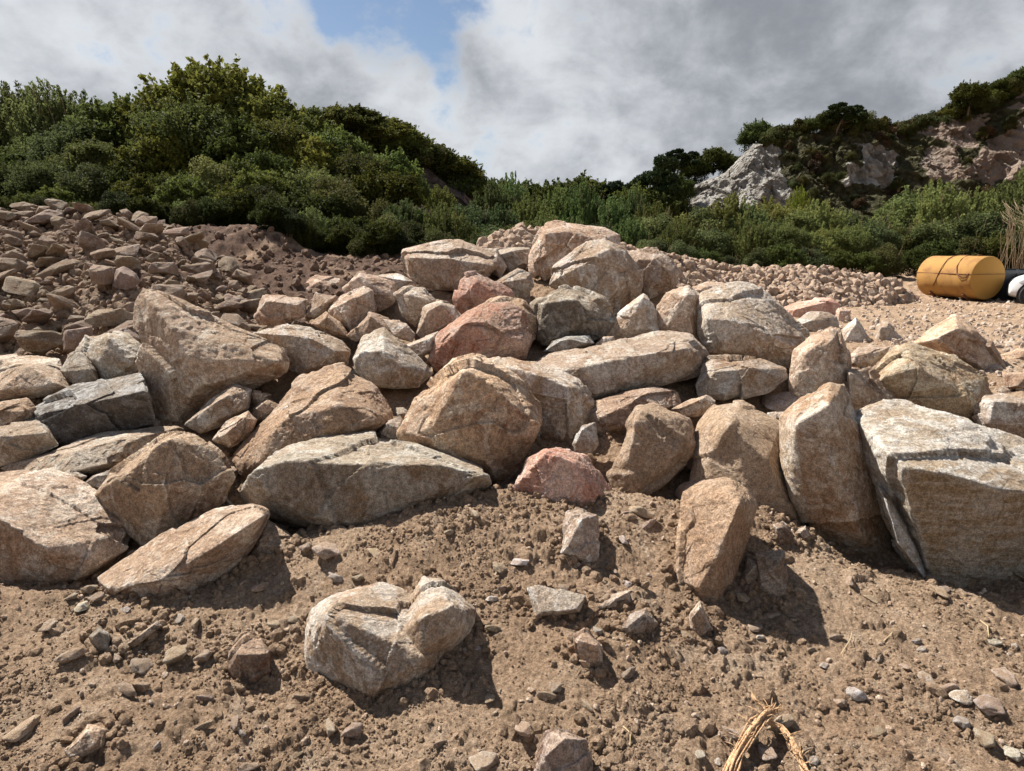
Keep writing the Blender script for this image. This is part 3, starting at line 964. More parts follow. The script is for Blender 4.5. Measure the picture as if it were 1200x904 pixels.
B('flat-topped large boulder on the left of the summit', 'tan', '471,302 477,293 510,291 537,284 560,291 583,303 586,313 570,322 545,341 507,341 478,322',
  '480,302,.16 520,303,.22 575,311,.14 520,335,.2', lean=.6, tint=(1, .95, .9))
B('small slab tucked behind the flat-topped summit boulder', 'tan', '560,293 583,293 594,313 586,326 575,318', dd=.15, name='stone', cat='stone')
B('flat grey face of a boulder left of the topmost one', 'grey', '578,294 600,290 621,291 623,312 597,320 580,308', tint=(1.1, 1.05, 1), dd=.2, rough=.6)
B('topmost boulder of the whole heap, tan and craggy', 'tan', '620,302 630,277 640,260 650,258 680,262 712,267 725,275 728,290 700,295 655,325 637,332 622,320',
  '640,275,.16 665,270,.12 640,315,.2 700,282,.16', lean=.5, tint=(1.08, 1, .95))
B('large grey-faced boulder in front of the topmost one', 'pale', '642,334 650,313 690,287 713,283 732,292 751,315 750,342 730,364 708,366 680,352 650,340',
  '665,318,.16 712,295,.14 725,330,.22 705,358,.18', lean=.35, tint=(.82, .77, .72), chips=2)
B('wide tan boulder right of the large grey-faced one', 'tan', '730,294 770,294 784,303 796,320 788,338 760,351 745,345', lean=.5, tint=(1, .93, .88))
B('tan boulder behind the bulky white-streaked one, left side', 'tan', '805,340 833,331 853,334 860,344 830,352', dd=.2, tint=(1.05, .97, .92))
B('tan boulder behind the bulky white-streaked one, right side', 'tan', '888,344 913,344 915,362 905,364', dd=.2)
B('grey stone standing in front of the biggest central boulder on its left', 'grey', '441,508 450,493 467,488 476,500 472,525 450,524', name='stone', cat='stone', tint=(1.1, 1.02, .96))
B('wide soil-crusted boulder with a dark white-flecked side, left of centre', 'brown', '270,540 290,510 320,480 350,447 400,430 440,450 464,482 462,500 430,515 365,520 330,537 290,567 277,557',
  '330,495,.18 390,478,.22 385,500,.26 440,495,.14 300,545,.16', lean=.8, tint=(1.1, 1.02, .95))
B('grey boulder with a bright sunlit top, left of the red-faced one', 'grey', '412,420 423,395 450,385 483,415 508,437 490,453 460,455 430,449 416,435',
  '420,415,.1 450,412,.22 470,430,.24 452,450,.15', lean=.5, tint=(1.1, 1.08, 1.04), chips=2, sharp=120)
B('thin flat tan slab wedged beside the red-faced boulder', 'tan', '468,406 513,389 510,412 483,424', name='stone', cat='stone', thick=.35, lean=.8)
B('tan boulder with a ribbed side above the thin flat slab', 'tan', '487,392 497,360 517,352 533,358 545,374 517,389 495,400', lean=.4)
B('squarish grey-edged boulder under the flat-topped summit boulder', 'grey', '462,345 477,335 497,337 511,352 495,365 487,384 470,372', lean=.3, tint=(1.1, 1.02, .95))
B('small tan block below the squarish grey-edged boulder', 'tan', '448,374 477,378 488,392 484,402 460,396', name='stone', cat='stone')
B('smooth peaked tan boulder on the upper left of the heap', 'tan', '398,338 422,319 445,325 464,331 466,342 463,355 440,367 415,362', '420,325,.05 430,345,.2 455,345,.14', lean=.4, tint=(1, .9, .84))
B('pale flat stone behind the smooth peaked boulder', 'pale', '441,323 467,321 484,330 465,340', dd=.15, name='stone', cat='stone')
B('blocky tan boulder tilted up, in front of the smooth peaked one', 'tan', '383,365 400,347 427,334 439,339 441,364 412,389 397,379', '405,355,.18 425,345,.14 405,375,.2', lean=.4, tint=(1.05, .98, .92))
B('rounded pinkish boulder at the left end of the upper row', 'tan', '354,340 358,330 370,324 400,326 403,341 380,347 363,350', tint=(1.05, .94, .88))
B('small tilted boulder under the rounded pinkish one', 'tan', '356,370 370,343 394,347 385,365 367,375', tint=(1, .92, .85))
B('sloping tan boulder below the blocky tilted one', 'tan', '408,393 433,367 455,373 465,388 447,390 417,400', tint=(1, .93, .87))
B('low grey-brown stone left of the sloping tan boulder', 'brown', '365,380 383,366 398,378 412,398 390,392', tint=(1.3, 1.2, 1.1), name='stone', cat='stone')
B('flat-topped orange-tan block on the upper left behind the pale streaked one', 'tan', '299,372 308,346 325,346 360,351 359,371 330,380 305,380', '312,353,.12 350,358,.12 330,374,.15', lean=.5, tint=(1.05, .93, .85))
B('small tan block left of the orange-tan one', 'tan', '272,359 288,352 303,352 301,371 283,375', name='stone', cat='stone', tint=(1, .92, .86))
B('pale streaked boulder right of the tall pointed slab', 'pale', '296,390 333,378 367,383 400,397 414,412 410,428 383,435 350,445 338,420 318,402',
  '325,392,.14 360,395,.2 395,412,.16 360,430,.2', lean=.5, tint=(.92, .88, .84))
B('tall pointed slab standing upright on the left of the heap', 'tan', '162,338 168,337 187,343 240,370 300,392 335,407 344,425 340,435 320,447 253,472 205,499 184,499 172,462 164,420',
  '200,385,.10 222,420,.26 232,455,.24 330,425,.10', lean=.25, thick=.45, tint=(.88, .84, .78), chips=1, sharp=132)
B('grey flat stone wedged below the tall pointed slab', 'grey', '213,499 250,467 275,452 294,457 290,479 257,502 235,509', lean=.5, tint=(.95, .9, .85))
B('pointed tan stone right of the wedged grey flat one', 'tan', '250,515 267,495 290,483 300,493 293,511 270,525', name='stone', cat='stone', tint=(.95, .88, .82))
B('rounded tan cobble near the foot of the soil-crusted boulder', 'tan', '296,479 313,466 329,476 318,493 300,495', name='stone', cat='stone', tint=(.95, .88, .8))
B('brown cobble above the rounded tan cobble', 'brown', '288,470 297,458 318,463 302,480', name='stone', cat='stone', tint=(1.3, 1.2, 1.1))
B('little white stone on the soil-crusted boulder', 'pale', '331,479 340,470 354,475 351,484 335,486', name='stone', cat='stone', fn=G0, dd=-.3)
B('rounded pale boulder left of the tall pointed slab', 'pale', '88,412 100,395 125,388 150,392 167,405 168,432 150,442 120,452 108,430', lean=.5, tint=(.92, .9, .84))
B('split grey stone at the left foot of the rounded pale boulder', 'grey', '68,435 80,415 95,410 112,432 118,452 95,457 76,446', tint=(1, .95, .88))
B('flat tan boulder at the far left, level with the slab tip', 'tan', '-25,420 0,418 40,416 70,421 77,440 83,456 55,462 0,470 -25,470', lean=1.0, tint=(1.05, 1.0, .92), thick=.5)
B('low brown stone at the left edge under the flat tan boulder', 'tan', '-25,478 0,475 30,468 42,480 36,492 0,503 -25,503', tint=(.85, .8, .74))
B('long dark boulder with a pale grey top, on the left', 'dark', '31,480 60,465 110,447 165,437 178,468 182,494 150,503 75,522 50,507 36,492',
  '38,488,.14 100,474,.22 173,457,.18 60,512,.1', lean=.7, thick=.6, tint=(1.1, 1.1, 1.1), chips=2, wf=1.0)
B('grey block at the left edge below the long dark boulder', 'grey', '-25,500 0,497 45,493 60,502 69,522 40,536 0,547 -25,547', '0,512,.14 55,507,.14', lean=.7, tint=(1, .97, .92))
B('long low slab on the left reaching under the wide brown boulder', 'tan', '0,549 60,530 130,510 180,500 215,500 190,522 160,547 120,555 60,563 20,558', lean=.9, thick=.5, tint=(.9, .86, .78))
B('small pale stones-sized rock on the long low slab, left', 'pale', '67,556 85,549 102,558 92,570 75,568', name='stone', cat='stone', tint=(.85, .85, .83))
B('small grey rock beside the wide brown boulder, left side', 'grey', '97,568 112,557 131,551 134,558 115,579', name='stone', cat='stone')
B('flat tan stone behind the tilted slab at the lower left', 'tan', '206,602 233,593 256,591 252,604 217,619', name='stone', cat='stone')
B('small grey stone behind the upper end of the tilted slab', 'grey', '249,587 262,580 276,591 262,600', name='stone', cat='stone')
B('flat reddish slab behind the rounded pale boulder', 'red', '92,380 130,379 166,382 167,402 115,396', lean=1, tint=(.7, .68, .66))


# ------------------------------------------------------------------ smaller stones filling the heap between the boulders
SH = [loose_shape('stone', 500 + i, M[m], 5, a) for i, (m, a) in enumerate([('tan', (1, .8, .6)), ('tan', (1, .6, .5)), ('brown', (1, .75, .45)), ('grey', (1, .7, .5)),
      ('red', (1, .8, .55)), ('brown', (.9, .9, .7)), ('tan', (1, .5, .35)), ('pale', (1, .7, .6))])]
SHC = ['tan', 'tan', 'brown', 'grey', 'reddish', 'brown', 'tan', 'pale']


def drop_stone(me, x, y, s, label, group, z=None, sinkf=.3, tint=1.0, tilt=.5, flat=1.0, kind=None, name='stone'):
    zz_ = surf(x, y) if z is None else z
    o = link(name, me, (x, y, zz_ - sinkf * s * .5), None, (random.uniform(-tilt, tilt), random.uniform(-tilt, tilt), random.uniform(0, 6.28)),
             (s, s * random.uniform(.8, 1.1), s * random.uniform(.75, 1.1) * flat))
    c = tint * random.uniform(.85, 1.12)
    o.color = (c, c * random.uniform(.94, 1), c * random.uniform(.88, 1), 1)
    tag(o, label, 'stone', group, kind)
    return o


cnt = 0
tries = 0
placed = []
while cnt < 120 and tries < 6000:
    tries += 1
    y = random.uniform(3.0, 7.4)
    u = random.uniform(-.85, .78)
    x = u * y
    m_s = np.interp(u, SOIL_U, SOIL_M)
    ys = min(max((CAMZ + .6) / (.32 - m_s), 1.5), 6)
    a, yc = near_pile(np.array([x]), np.array([y]))
    if y < ys + .18 or y > float(yc[0]) + .7 or float(a[0]) < .08: continue
    s = random.choice([.14, .18, .24, .32])
    if any((x - q[0]) ** 2 + (y - q[1]) ** 2 < (.42 * (s + q[2])) ** 2 for q in placed): continue
    placed.append((x, y, s))
    i = random.randrange(len(SH))
    side = 'left part' if u < -.3 else ('right part' if u > .3 else 'middle')
    drop_stone(SH[i], x, y, s, '%s stone wedged between boulders, %s of heap' % (SHC[i], side),
               'small %s stones between the boulders, %s of the heap' % (SHC[i], side), sinkf=.2)
    cnt += 1

# ------------------------------------------------------------------ left pile of broken stone
LS = [loose_shape('rubble_stone', 700 + i, M['rubble' if i % 5 else 'brown'], 4, a, chips=3, smooth=False, rough=.7) for i, a in enumerate([(1, .7, .35), (1, .6, .4), (1, .8, .5), (1, .5, .3), (.9, .8, .6), (1, .7, .45),
      (1, .45, .35), (1, .8, .3), (1, .65, .55), (1, .55, .28)])]
LD = ['flat', 'narrow', 'blocky', 'slender', 'chunky', 'angular', 'long', 'slab-like', 'squat', 'thin']
cnt = 0
pl = []
tries = 0
while cnt < 238 and tries < 20000:
    tries += 1
    y = random.uniform(7.1, 12.6) if random.random() < .8 else random.uniform(11.2, 12.4)
    u = random.uniform(-.88, -.315)
    x = u * y
    z = float(left_pile(np.array([x]), np.array([y]))[0])
    if z < .2: continue
    s = random.uniform(.42, .8) if random.random() < .55 else random.uniform(.28, .42)
    if any((x - q[0]) ** 2 + (y - q[1]) ** 2 < (.21 * (s + q[2])) ** 2 for q in pl): continue
    pl.append((x, y, s))
    i = random.randrange(len(LS))
    band = 'along its top' if y > 11 else ('at its foot' if y < 8.8 else 'on its slope')
    o = drop_stone(LS[i], x, y, s, '%s brown stone in left rubble pile, %s' % (LD[i], band),
                   '%s stones of the left rubble pile, %s' % (LD[i], band), z=z + .07, sinkf=.0, tint=.68, tilt=.5, name='rubble_stone')  # dim tint paints the pile's cloud shade into the stones
    cnt += 1

# ------------------------------------------------------------------ rubble ridge across the back
cnt = 0
pl = []
tries = 0
while cnt < 65 and tries < 30000:
    tries += 1
    u = random.uniform(-.07, .62)
    yr = float(np.interp(u, [-.1, 0, .1, .3, .6], [12.5, 13, 14.5, 17, 18]))
    y = yr + random.uniform(-2.3, .5)
    x = u * y
    z = float(right_ridge(np.array([x]), np.array([y]))[0])
    if z < .3: continue
    s = random.uniform(.28, .55)
    if any((x - q[0]) ** 2 + (y - q[1]) ** 2 < (.30 * (s + q[2])) ** 2 for q in pl): continue
    pl.append((x, y, s))
    i = random.randrange(len(LS))
    part = 'left end' if u < .1 else ('right end' if u > .42 else 'middle')
    drop_stone(LS[i], x, y, s, '%s tan stone, back rubble ridge, %s' % (LD[i], part), '%s stones of the back rubble ridge, %s' % (LD[i], part), z=z, sinkf=.15, tint=1.0, tilt=.7, name='rubble_stone')
    cnt += 1


def scatter_mesh(name, pts, sizes, mat, seed, k=1, flat=(.5, .9)):
    rg = np.random.default_rng(seed)
    V, Fc = ico(k)
    n = len(pts)
    nv = len(V)
    R3 = rg.normal(size=(n, 3, 3))
    Q, _ = np.linalg.qr(R3)
    sc = np.stack([np.ones(n), rg.uniform(.55, 1, n), rg.uniform(*flat, n)], 1) * sizes[:, None] * .5
    jit = rg.uniform(.78, 1.12, (n, nv, 1))
    W_ = V[None] * jit * sc[:, None, :]
    W_ = np.einsum('nij,nvj->nvi', Q, W_) + pts[:, None, :]
    FF = (Fc[None] + (np.arange(n) * nv)[:, None, None]).reshape(-1, 3)
    return mesh_np(name, W_.reshape(-1, 3), FF, mat, False)


rg = np.random.default_rng(3)


def scat(n, uf, yf, hf, smin, smax, seed, power=2.0, lift=.1):
    rg = np.random.default_rng(seed)
    u = rg.uniform(*uf, n)
    y = rg.uniform(0, 1, n)
    y = yf[0] + (yf[1] - yf[0]) * y
    x = u * y
    z = hf(x, y)
    s = smin + (smax - smin) * rg.random(n) ** power
    return np.stack([x, y, z + s * lift], 1), s, u


# rubble fines under the two piles
p_, s_, u_ = scat(9000, (-.9, -.3), (7.1, 12.8), left_pile, .06, .24, 41, 2.2)
k_ = p_[:, 2] > .25
o = link('rubble', scatter_mesh('rubble', p_[k_], s_[k_], M['rubble'], 5, 2, (.3, .7)))
o.color = (.58, .51, .44, 1)  # fines dimmed with the stones, shade put into the tint
tag(o, 'small broken stone filling the left rubble pile', 'rubble', kind='stuff')
n = 9500
u = rg.uniform(-.09, .63, n)
yr = np.interp(u, [-.1, 0, .1, .3, .6], [12.5, 13, 14.5, 17, 18])
y = yr + rg.uniform(-2.8, .8, n)
x = u * y
z = right_ridge(x, y)
s = .06 + .34 * rg.random(n) ** 2.2
k_ = z > .22
o = link('rubble', scatter_mesh('rubble', np.stack([x, y, z + .03], 1)[k_], s[k_], M['rubble'], 6, 2, (.4, .8)))
o.color = (.86, .79, .73, 1)
tag(o, 'small broken stone of the long low ridge at the back', 'rubble', kind='stuff')

# gravel and crumbs of soil on the foreground and on the yard
CR_N = 0
p_, s_, u_ = scat(30000, (-1.0, 1.0), (1.3, 4.4), SURF, .006, .036, 43, 3.0, .02)
kp = rg.random(len(p_)) < .03 + .97 * sstep(fbm(p_ * np.array((2.2, 2.2, 0)), 4, 88, .6), -.12, .28)
p2, s2, u2 = scat(420, (-1.0, 1.0), (1.35, 4.0), SURF, .03, .095, 47, 2.2, -.12)
o = link('gravel', scatter_mesh('gravel', np.vstack([p_[kp], p2]), np.concatenate([s_[kp], s2]), M['soil'], 7, 2, (.5, .95)))
tag(o, 'crumbs of soil and grit scattered on the bare foreground', 'gravel', kind='stuff')
p_, s_, u_ = scat(60000, (-1.0, 1.0), (1.35, 3.6), SURF, .004, .014, 51, 1.5, .1)
kp = rg.random(len(p_)) < .12 + .88 * sstep(fbm(p_ * np.array((2.2, 2.2, 0)), 4, 88, .6), -.2, .25)
o = link('grit', scatter_mesh('grit', p_[kp], s_[kp], M['soil'], 17, 1, (.5, .95)))
tag(o, 'fine grit and soil crumbs on the bare foreground', 'grit', kind='stuff')
p_, s_, u_ = scat(2600, (-1.0, 1.0), (1.35, 4.0), SURF, .006, .03, 52, 3.0, .12)
o = link('gravel', scatter_mesh('gravel', p_, s_, M['rubble'], 18, 2, (.35, .8)))
o.color = (1.05, 1, .95, 1)
tag(o, 'pale stone chips scattered through the front soil', 'gravel', kind='stuff')
p_, s_, u_ = scat(9000, (-.1, 1.0), (6.5, 19), SURF, .025, .16, 44, 3.2, .1)
o = link('gravel', scatter_mesh('gravel', p_, s_, M['rubble'], 8, 1, (.3, .6)))
tag(o, 'loose stones strewn over the flat yard', 'gravel', kind='stuff')

p_, s_, u_ = scat(1500, (-.62, -.02), (8.0, 17), SURF, .04, .26, 45, 3.0, .05)
o = link('earth_clods', scatter_mesh('earth_clods', p_, s_, M['brown'], 9, 2, (.5, .9)))
o.color = (.42, .33, .28, 1)  # clods tinted dark to match the shade painted into the bank soil
tag(o, 'dark reddish clods of earth below the wooded bank', 'earth', kind='stuff')

# soil and crumbs banked against the feet of the front boulders
cp, cs = [], []
rgc = np.random.default_rng(61)
for (o, mn, mx) in BOULDERS:
    if mn[1] > 4.3: continue
    n_ = len(o.data.vertices)
    co = np.empty(n_ * 3, dtype=np.float32); o.data.vertices.foreach_get('co', co)
    co = co.reshape(-1, 3) + np.array(o.location[:])
    gg = SURF(co[:, 0], co[:, 1])
    sel = co[(np.abs(co[:, 2] - gg) < .025)]
    if len(sel) < 8: continue
    k = int(min(260, 60 + 260 * (mx[0] - mn[0])))
    q = sel[rgc.integers(0, len(sel), k)]
    c0 = co.mean(0)
    dv = q[:, :2] - c0[:2]; dv /= np.linalg.norm(dv, axis=1)[:, None] + 1e-6
    off = rgc.random(k) ** 1.5 * .07
    x_, y_ = q[:, 0] + dv[:, 0] * off, q[:, 1] + dv[:, 1] * off
    sz = .008 + .045 * rgc.random(k) ** 2.5
    cp.append(np.stack([x_, y_, SURF(x_, y_) + sz * .1], 1)); cs.append(sz)
o = link('gravel', scatter_mesh('gravel', np.vstack(cp), np.concatenate(cs), M['soil'], 27, 2, (.5, .95)))
tag(o, 'crumbled soil banked against the feet of the front boulders', 'soil crumbs', kind='stuff')

# loose stones on the foreground soil, one by one
FS = [loose_shape('stone', 900 + i, M[m], 4, a) for i, (m, a) in enumerate([('brown', (1, .8, .6)), ('dusty', (1, .6, .4)), ('brown', (1, .7, .5)), ('grey', (1, .7, .4)), ('dusty', (.9, .8, .7)), ('pale', (1, .7, .5)), ('brown', (1, .45, .35))])]
FD = ['brown rounded', 'dusty flat', 'brown angular', 'grey flat', 'dusty lumpy', 'pale', 'brown narrow']
HAND = [(805, 745, 14, 2), (835, 750, 10, 0), (870, 700, 14, 0), (915, 660, 12, 2), (935, 690, 14, 1), (1000, 680, 22, 2), (1003, 810, 22, 5), (985, 825, 15, 0), (1020, 700, 14, 1), (1085, 795, 30, 6), (1110, 800, 26, 6), (1128, 815, 28, 5),
        (1160, 825, 30, 0), (1185, 880, 24, 3), (1125, 845, 24, 3), (1150, 865, 26, 0), (860, 855, 30, 2), (915, 840, 34, 2), (875, 860, 26, 0), (820, 885, 14, 3), (842, 890, 14, 5), (900, 880, 26, 0), (955, 885, 16, 3), (1100, 690, 22, 1), (1164, 750, 18, 3),
        (730, 632, 16, 5), (610, 655, 22, 5), (555, 600, 18, 2), (525, 622, 13, 2), (585, 665, 16, 0), (575, 700, 14, 5), (577, 735, 16, 2), (560, 758, 10, 5), (545, 805, 20, 2), (575, 820, 14, 0), (393, 675, 20, 3), (420, 678, 16, 0), (415, 590, 22, 0),
        (360, 640, 18, 0), (383, 643, 30, 0), (440, 645, 22, 1), (385, 850, 32, 2), (412, 858, 24, 0), (355, 815, 22, 2), (515, 872, 18, 2), (565, 890, 32, 0), (610, 850, 34, 1), (345, 725, 16, 2), (320, 730, 14, 0), (230, 728, 22, 2), (210, 722, 16, 3), (150, 805, 26, 2), (163, 805, 26, 2),
        (210, 770, 28, 0), (165, 780, 24, 0), (240, 770, 20, 0), (240, 815, 18, 2), (280, 845, 24, 2), (240, 850, 18, 2), (85, 768, 26, 2), (135, 768, 20, 2), (60, 735, 18, 0), (85, 835, 20, 2), (30, 850, 38, 1), (290, 895, 26, 6), (305, 685, 20, 2), (95, 710, 20, 5), (113, 703, 16, 0),
        (85, 698, 14, 0), (108, 690, 16, 0), (700, 740, 12, 3), (735, 785, 22, 2), (740, 700, 14, 1), (735, 683, 12, 5), (720, 670, 10, 1), (640, 815, 20, 2), (690, 825, 16, 2), (750, 595, 30, 1), (760, 610, 18, 2), (735, 600, 14, 1), (660, 690, 12, 0), (590, 690, 14, 2), (1060, 655, 22, 1), (985, 605, 14, 3),
        (1000, 640, 14, 0), (905, 720, 16, 1), (885, 735, 18, 1), (890, 745, 10, 5), (980, 745, 14, 2), (845, 762, 12, 3), (965, 780, 12, 3), (950, 760, 10, 2), (1030, 770, 12, 2), (1060, 780, 14, 1), (1080, 760, 14, 3), (1175, 790, 26, 0)]
for (px, py, w, i) in HAND:
    y = hit(px, py + w * .3, G)
    y = min(y, hit(px, py + w * .3, SURF))
    x = um(px, py + w * .3)[0] * y
    s = w / F * y * 1.5
    place = 'left' if px < 400 else ('centre' if px < 780 else 'right')
    dep = 'near the bottom' if py > 790 else ('below the boulders' if py < 700 else 'midway down')
    drop_stone(FS[i], x, y, s, '%s stone on front soil, %s, %s' % (FD[i], place, dep), '%s loose stones, %s, %s' % (FD[i], place, dep), sinkf=.1, tint=1.2, tilt=.35)
nn = 0
while nn < 40:
    y = 1.55 + 2.6 * random.random() ** 1.3
    u = random.uniform(-.95, .9)
    m_s = float(np.interp(u, SOIL_U, SOIL_M))
    if y > min(max((CAMZ + .6) / (.32 - m_s), 1.5), 6) + .05: continue
    i = random.randrange(len(FS))
    s = random.uniform(.035, .06)
    px_ = 600 + 780 * u
    place = 'left' if px_ < 400 else ('centre' if px_ < 780 else 'right')
    drop_stone(FS[i], u * y, y, s, 'very small %s stone on front soil, %s' % (FD[i], place), 'very small %s stones on the front soil, %s' % (FD[i], place), sinkf=.2, tint=1.05, tilt=.4)
    nn += 1
# ------------------------------------------------------------------ tubes
def tube_bm(bm, pts, rad, seg=8, caps=True, ell=None):
    pts = [Vector(p) for p in pts]
    rings = []
    for i, p in enumerate(pts):
        d = (pts[min(i + 1, len(pts) - 1)] - pts[max(i - 1, 0)]).normalized()
        a = d.cross(Vector((0, 0, 1)))
        if a.length < .1: a = d.cross(Vector((1, 0, 0)))
        a.normalize()
        b = d.cross(a).normalized()
        r = rad[i] if isinstance(rad, (list, tuple)) else rad
        rings.append([bm.verts.new(p + (a * math.cos(2 * math.pi * k / seg) + b * math.sin(2 * math.pi * k / seg)) * r) for k in range(seg)])
    for i in range(len(rings) - 1):
        for k in range(seg):
            bm.faces.new((rings[i][k], rings[i][(k + 1) % seg], rings[i + 1][(k + 1) % seg], rings[i + 1][k]))
    if caps:
        bm.faces.new(rings[0][::-1]); bm.faces.new(rings[-1])
    return rings


def box_bm(bm, c, s, mat=None, bevel=0):
    r = bmesh.ops.create_cube(bm, size=1)
    for v in r['verts']:
        v.co = Vector((v.co.x * s[0], v.co.y * s[1], v.co.z * s[2]))
        if mat is not None: v.co = mat @ v.co
        v.co += Vector(c)
    if bevel:
        bmesh.ops.bevel(bm, geom=list({e for v in r['verts'] for e in v.link_edges}), offset=bevel, segments=2, affect='EDGES')


def empty(name, loc, rz=0):
    o = bpy.data.objects.new(name, None)
    o.location = loc
    o.rotation_euler = (0, 0, rz)
    o.empty_display_size = .2
    COL.objects.link(o)
    return o


def gz(x, y): return surf(x, y)


# ------------------------------------------------------------------ yellow tank on its cradle
TL, TR = 1.72, .56
AX = Vector((-.23, .97, 0)).normalized()
tx, ty = 12.36, 17.5
tzg = float(P(1150, 356, ty)[2])
tank = empty('storage_tank', (tx, ty, tzg), math.atan2(AX.x * -1, AX.y))
tag(tank, 'old yellow cylindrical steel tank lying on its side on a low timber and steel cradle', 'tank')
zc = TR + .10
bm = bmesh.new()
seg = 64
prof = [(0.012, 0), (.0, TR - .0), (0.012, TR), (.05, TR)]
ringsy = [-.0, .02, .45, .9, 1.3, TL - .02, TL]
rs = []
for yy in ringsy:
    rr_ = TR - (.012 if yy in (ringsy[0], ringsy[-1]) else 0)
    ring = []
    for k in range(seg):
        an = 2 * math.pi * k / seg
        dent = .012 * math.sin(3 * an + yy * 4) * (1 if .1 < yy < 1.6 else 0)
        ring.append(bm.verts.new((math.cos(an) * (rr_ + dent), yy, zc + math.sin(an) * (rr_ + dent))))
    rs.append(ring)
for a, b in zip(rs, rs[1:]):
    for k in range(seg): bm.faces.new((a[k], a[(k + 1) % seg], b[(k + 1) % seg], b[k]))
bm_obj('shell', bm, M['yellow'], tank, smooth=True)
for yy, sg in ((0, -1), (TL, 1)):
    bm = bmesh.new()
    c = bm.verts.new((0, yy + sg * .03, zc))
    prev = None
    for rr_, dy in ((TR * .5, .026), (TR * .85, .012), (TR - .012, 0)):
        ring = [bm.verts.new((math.cos(2 * math.pi * k / seg) * rr_, yy + sg * dy, zc + math.sin(2 * math.pi * k / seg) * rr_)) for k in range(seg)]
        for k in range(seg):
            if prev is None: bm.faces.new((c, ring[k], ring[(k + 1) % seg]))
            else: bm.faces.new((prev[k], prev[(k + 1) % seg], ring[(k + 1) % seg], ring[k]))
        prev = ring
    cap = bm_obj('end_cap', bm, M['yellow2'], tank, smooth=True)
    bm = bmesh.new()
    box_bm(bm, (0, yy + sg * .037, zc + .10), (TR * 1.93, .012, .012))
    bm_obj('weld_seam', bm, M['rust'], cap)
bm = bmesh.new()
for sx in (-1, 1):
    box_bm(bm, (sx * TR * .992, TL / 2, zc + .10), (.014, TL * .99, .012))
bm_obj('weld_seam', bm, M['rust'], tank)
bm = bmesh.new(); tube_bm(bm, [(-.05, .28, zc + TR - .02), (-.05, .28, zc + TR + .04)], .05, 14)
bm_obj('filler_cap', bm, M['rust'], tank)
for yy in (.3, 1.35):
    bm = bmesh.new()
    for sx in (-1, 1):
        box_bm(bm, (sx * .26, yy, .13), (.36, .05, .05), Matrix.Rotation(-sx * .62, 3, 'Y'))
    box_bm(bm, (0, yy, .075), (.34, .05, .05))
    bm_obj('cradle_bracket', bm, M['rust'], tank)
bm = bmesh.new()
for sx in (-1, 1): box_bm(bm, (sx * .42, .8, .03), (.1, 2.3, .055))
for yy in (-.25, .8, 1.85): box_bm(bm, (0, yy, .01), (1.5, .12, .05))
bm_obj('timber_skid', bm, M['plank'], tank)
# wire cable draped over the drum
bm = bmesh.new()


def on_drum(an, yy, lift=.018):
    a = math.radians(an)
    return (math.cos(a) * (TR + lift), yy, zc + math.sin(a) * (TR + lift))


pts = [on_drum(205, 1.15), on_drum(190, 1.05), on_drum(170, .98), on_drum(150, .95), on_drum(125, .97), on_drum(105, .98), on_drum(90, .9), on_drum(84, .8), on_drum(88, .66), on_drum(100, .60), on_drum(125, .55), on_drum(150, .50),
       on_drum(168, .42), on_drum(176, .28), on_drum(174, .12), on_drum(168, .05)]
tube_bm(bm, pts, .011, 6)
tube_bm(bm, [on_drum(172, .4), on_drum(182, .3), on_drum(180, .14), on_drum(172, .08)], .010, 6)
tube_bm(bm, [on_drum(84, .95), on_drum(80, .85), on_drum(86, .7)], .010, 6)
cb = bm_obj('cable', bm, M['rust'], None, tuple(tank.location), True, (0, 0, tank.rotation_euler.z))
tag(cb, 'rusty wire cable looped over the yellow tank', 'cable')

# ------------------------------------------------------------------ dark skip behind the tank
sx_, sy_ = 14.25, 18.7
skip = empty('skip', (sx_, sy_, tzg - .03), .08)
tag(skip, 'dark grey steel skip standing behind the yellow tank', 'skip')
bm = bmesh.new()
w0, w1, d0, h = 1.25, 1.5, .8, .86
vb = [bm.verts.new(p) for p in ((-w0, -d0, .05), (w0, -d0, .05), (w0, d0, .05), (-w0, d0, .05))]
vt = [bm.verts.new(p) for p in ((-w1, -d0 - .05, h), (w1, -d0 - .05, h), (w1, d0 + .05, h), (-w1, d0 + .05, h))]
vi = [bm.verts.new(p) for p in ((-w1 + .05, -d0, h), (w1 - .05, -d0, h), (w1 - .05, d0, h), (-w1 + .05, d0, h))]
vf = [bm.verts.new(p) for p in ((-w0 + .05, -d0 + .05, .12), (w0 - .05, -d0 + .05, .12), (w0 - .05, d0 - .05, .12), (-w0 + .05, d0 - .05, .12))]
bm.faces.new(vb[::-1]); bm.faces.new(vf)
for k in range(4):
    j = (k + 1) % 4
    bm.faces.new((vb[k], vb[j], vt[j], vt[k])); bm.faces.new((vt[k], vt[j], vi[j], vi[k])); bm.faces.new((vi[k], vi[j], vf[j], vf[k]))
bm_obj('body', bm, M['steel_dark'], skip)
bm = bmesh.new()
box_bm(bm, (0, -d0 - .07, h - .02), (w1 * 2 + .08, .06, .08)); box_bm(bm, (0, d0 + .07, h - .02), (w1 * 2 + .08, .06, .08))
for s in (-1, 1): box_bm(bm, (s * (w1 + .02), 0, h - .02), (.06, d0 * 2 + .06, .08))
bm_obj('rim', bm, M['steel_dark'], skip)
bm = bmesh.new()
for k in range(-2, 3): box_bm(bm, (k * .5, -d0 - .05, .48), (.07, .06, .84))
bm_obj('side_rib', bm, M['steel_dark'], skip)

# ------------------------------------------------------------------ white car at the right edge
cu = um(1180, 350)[0]
cyy = 17.6
cz = float(P(1200, 363, 16.6)[2])
cxx = float(cu * (cyy - .70) + .50)
car = empty('parked_car', (cxx, cyy, cz + .03), -.63)
tag(car, 'white parked car at the right edge of the photo, nose towards the yellow tank', 'car')
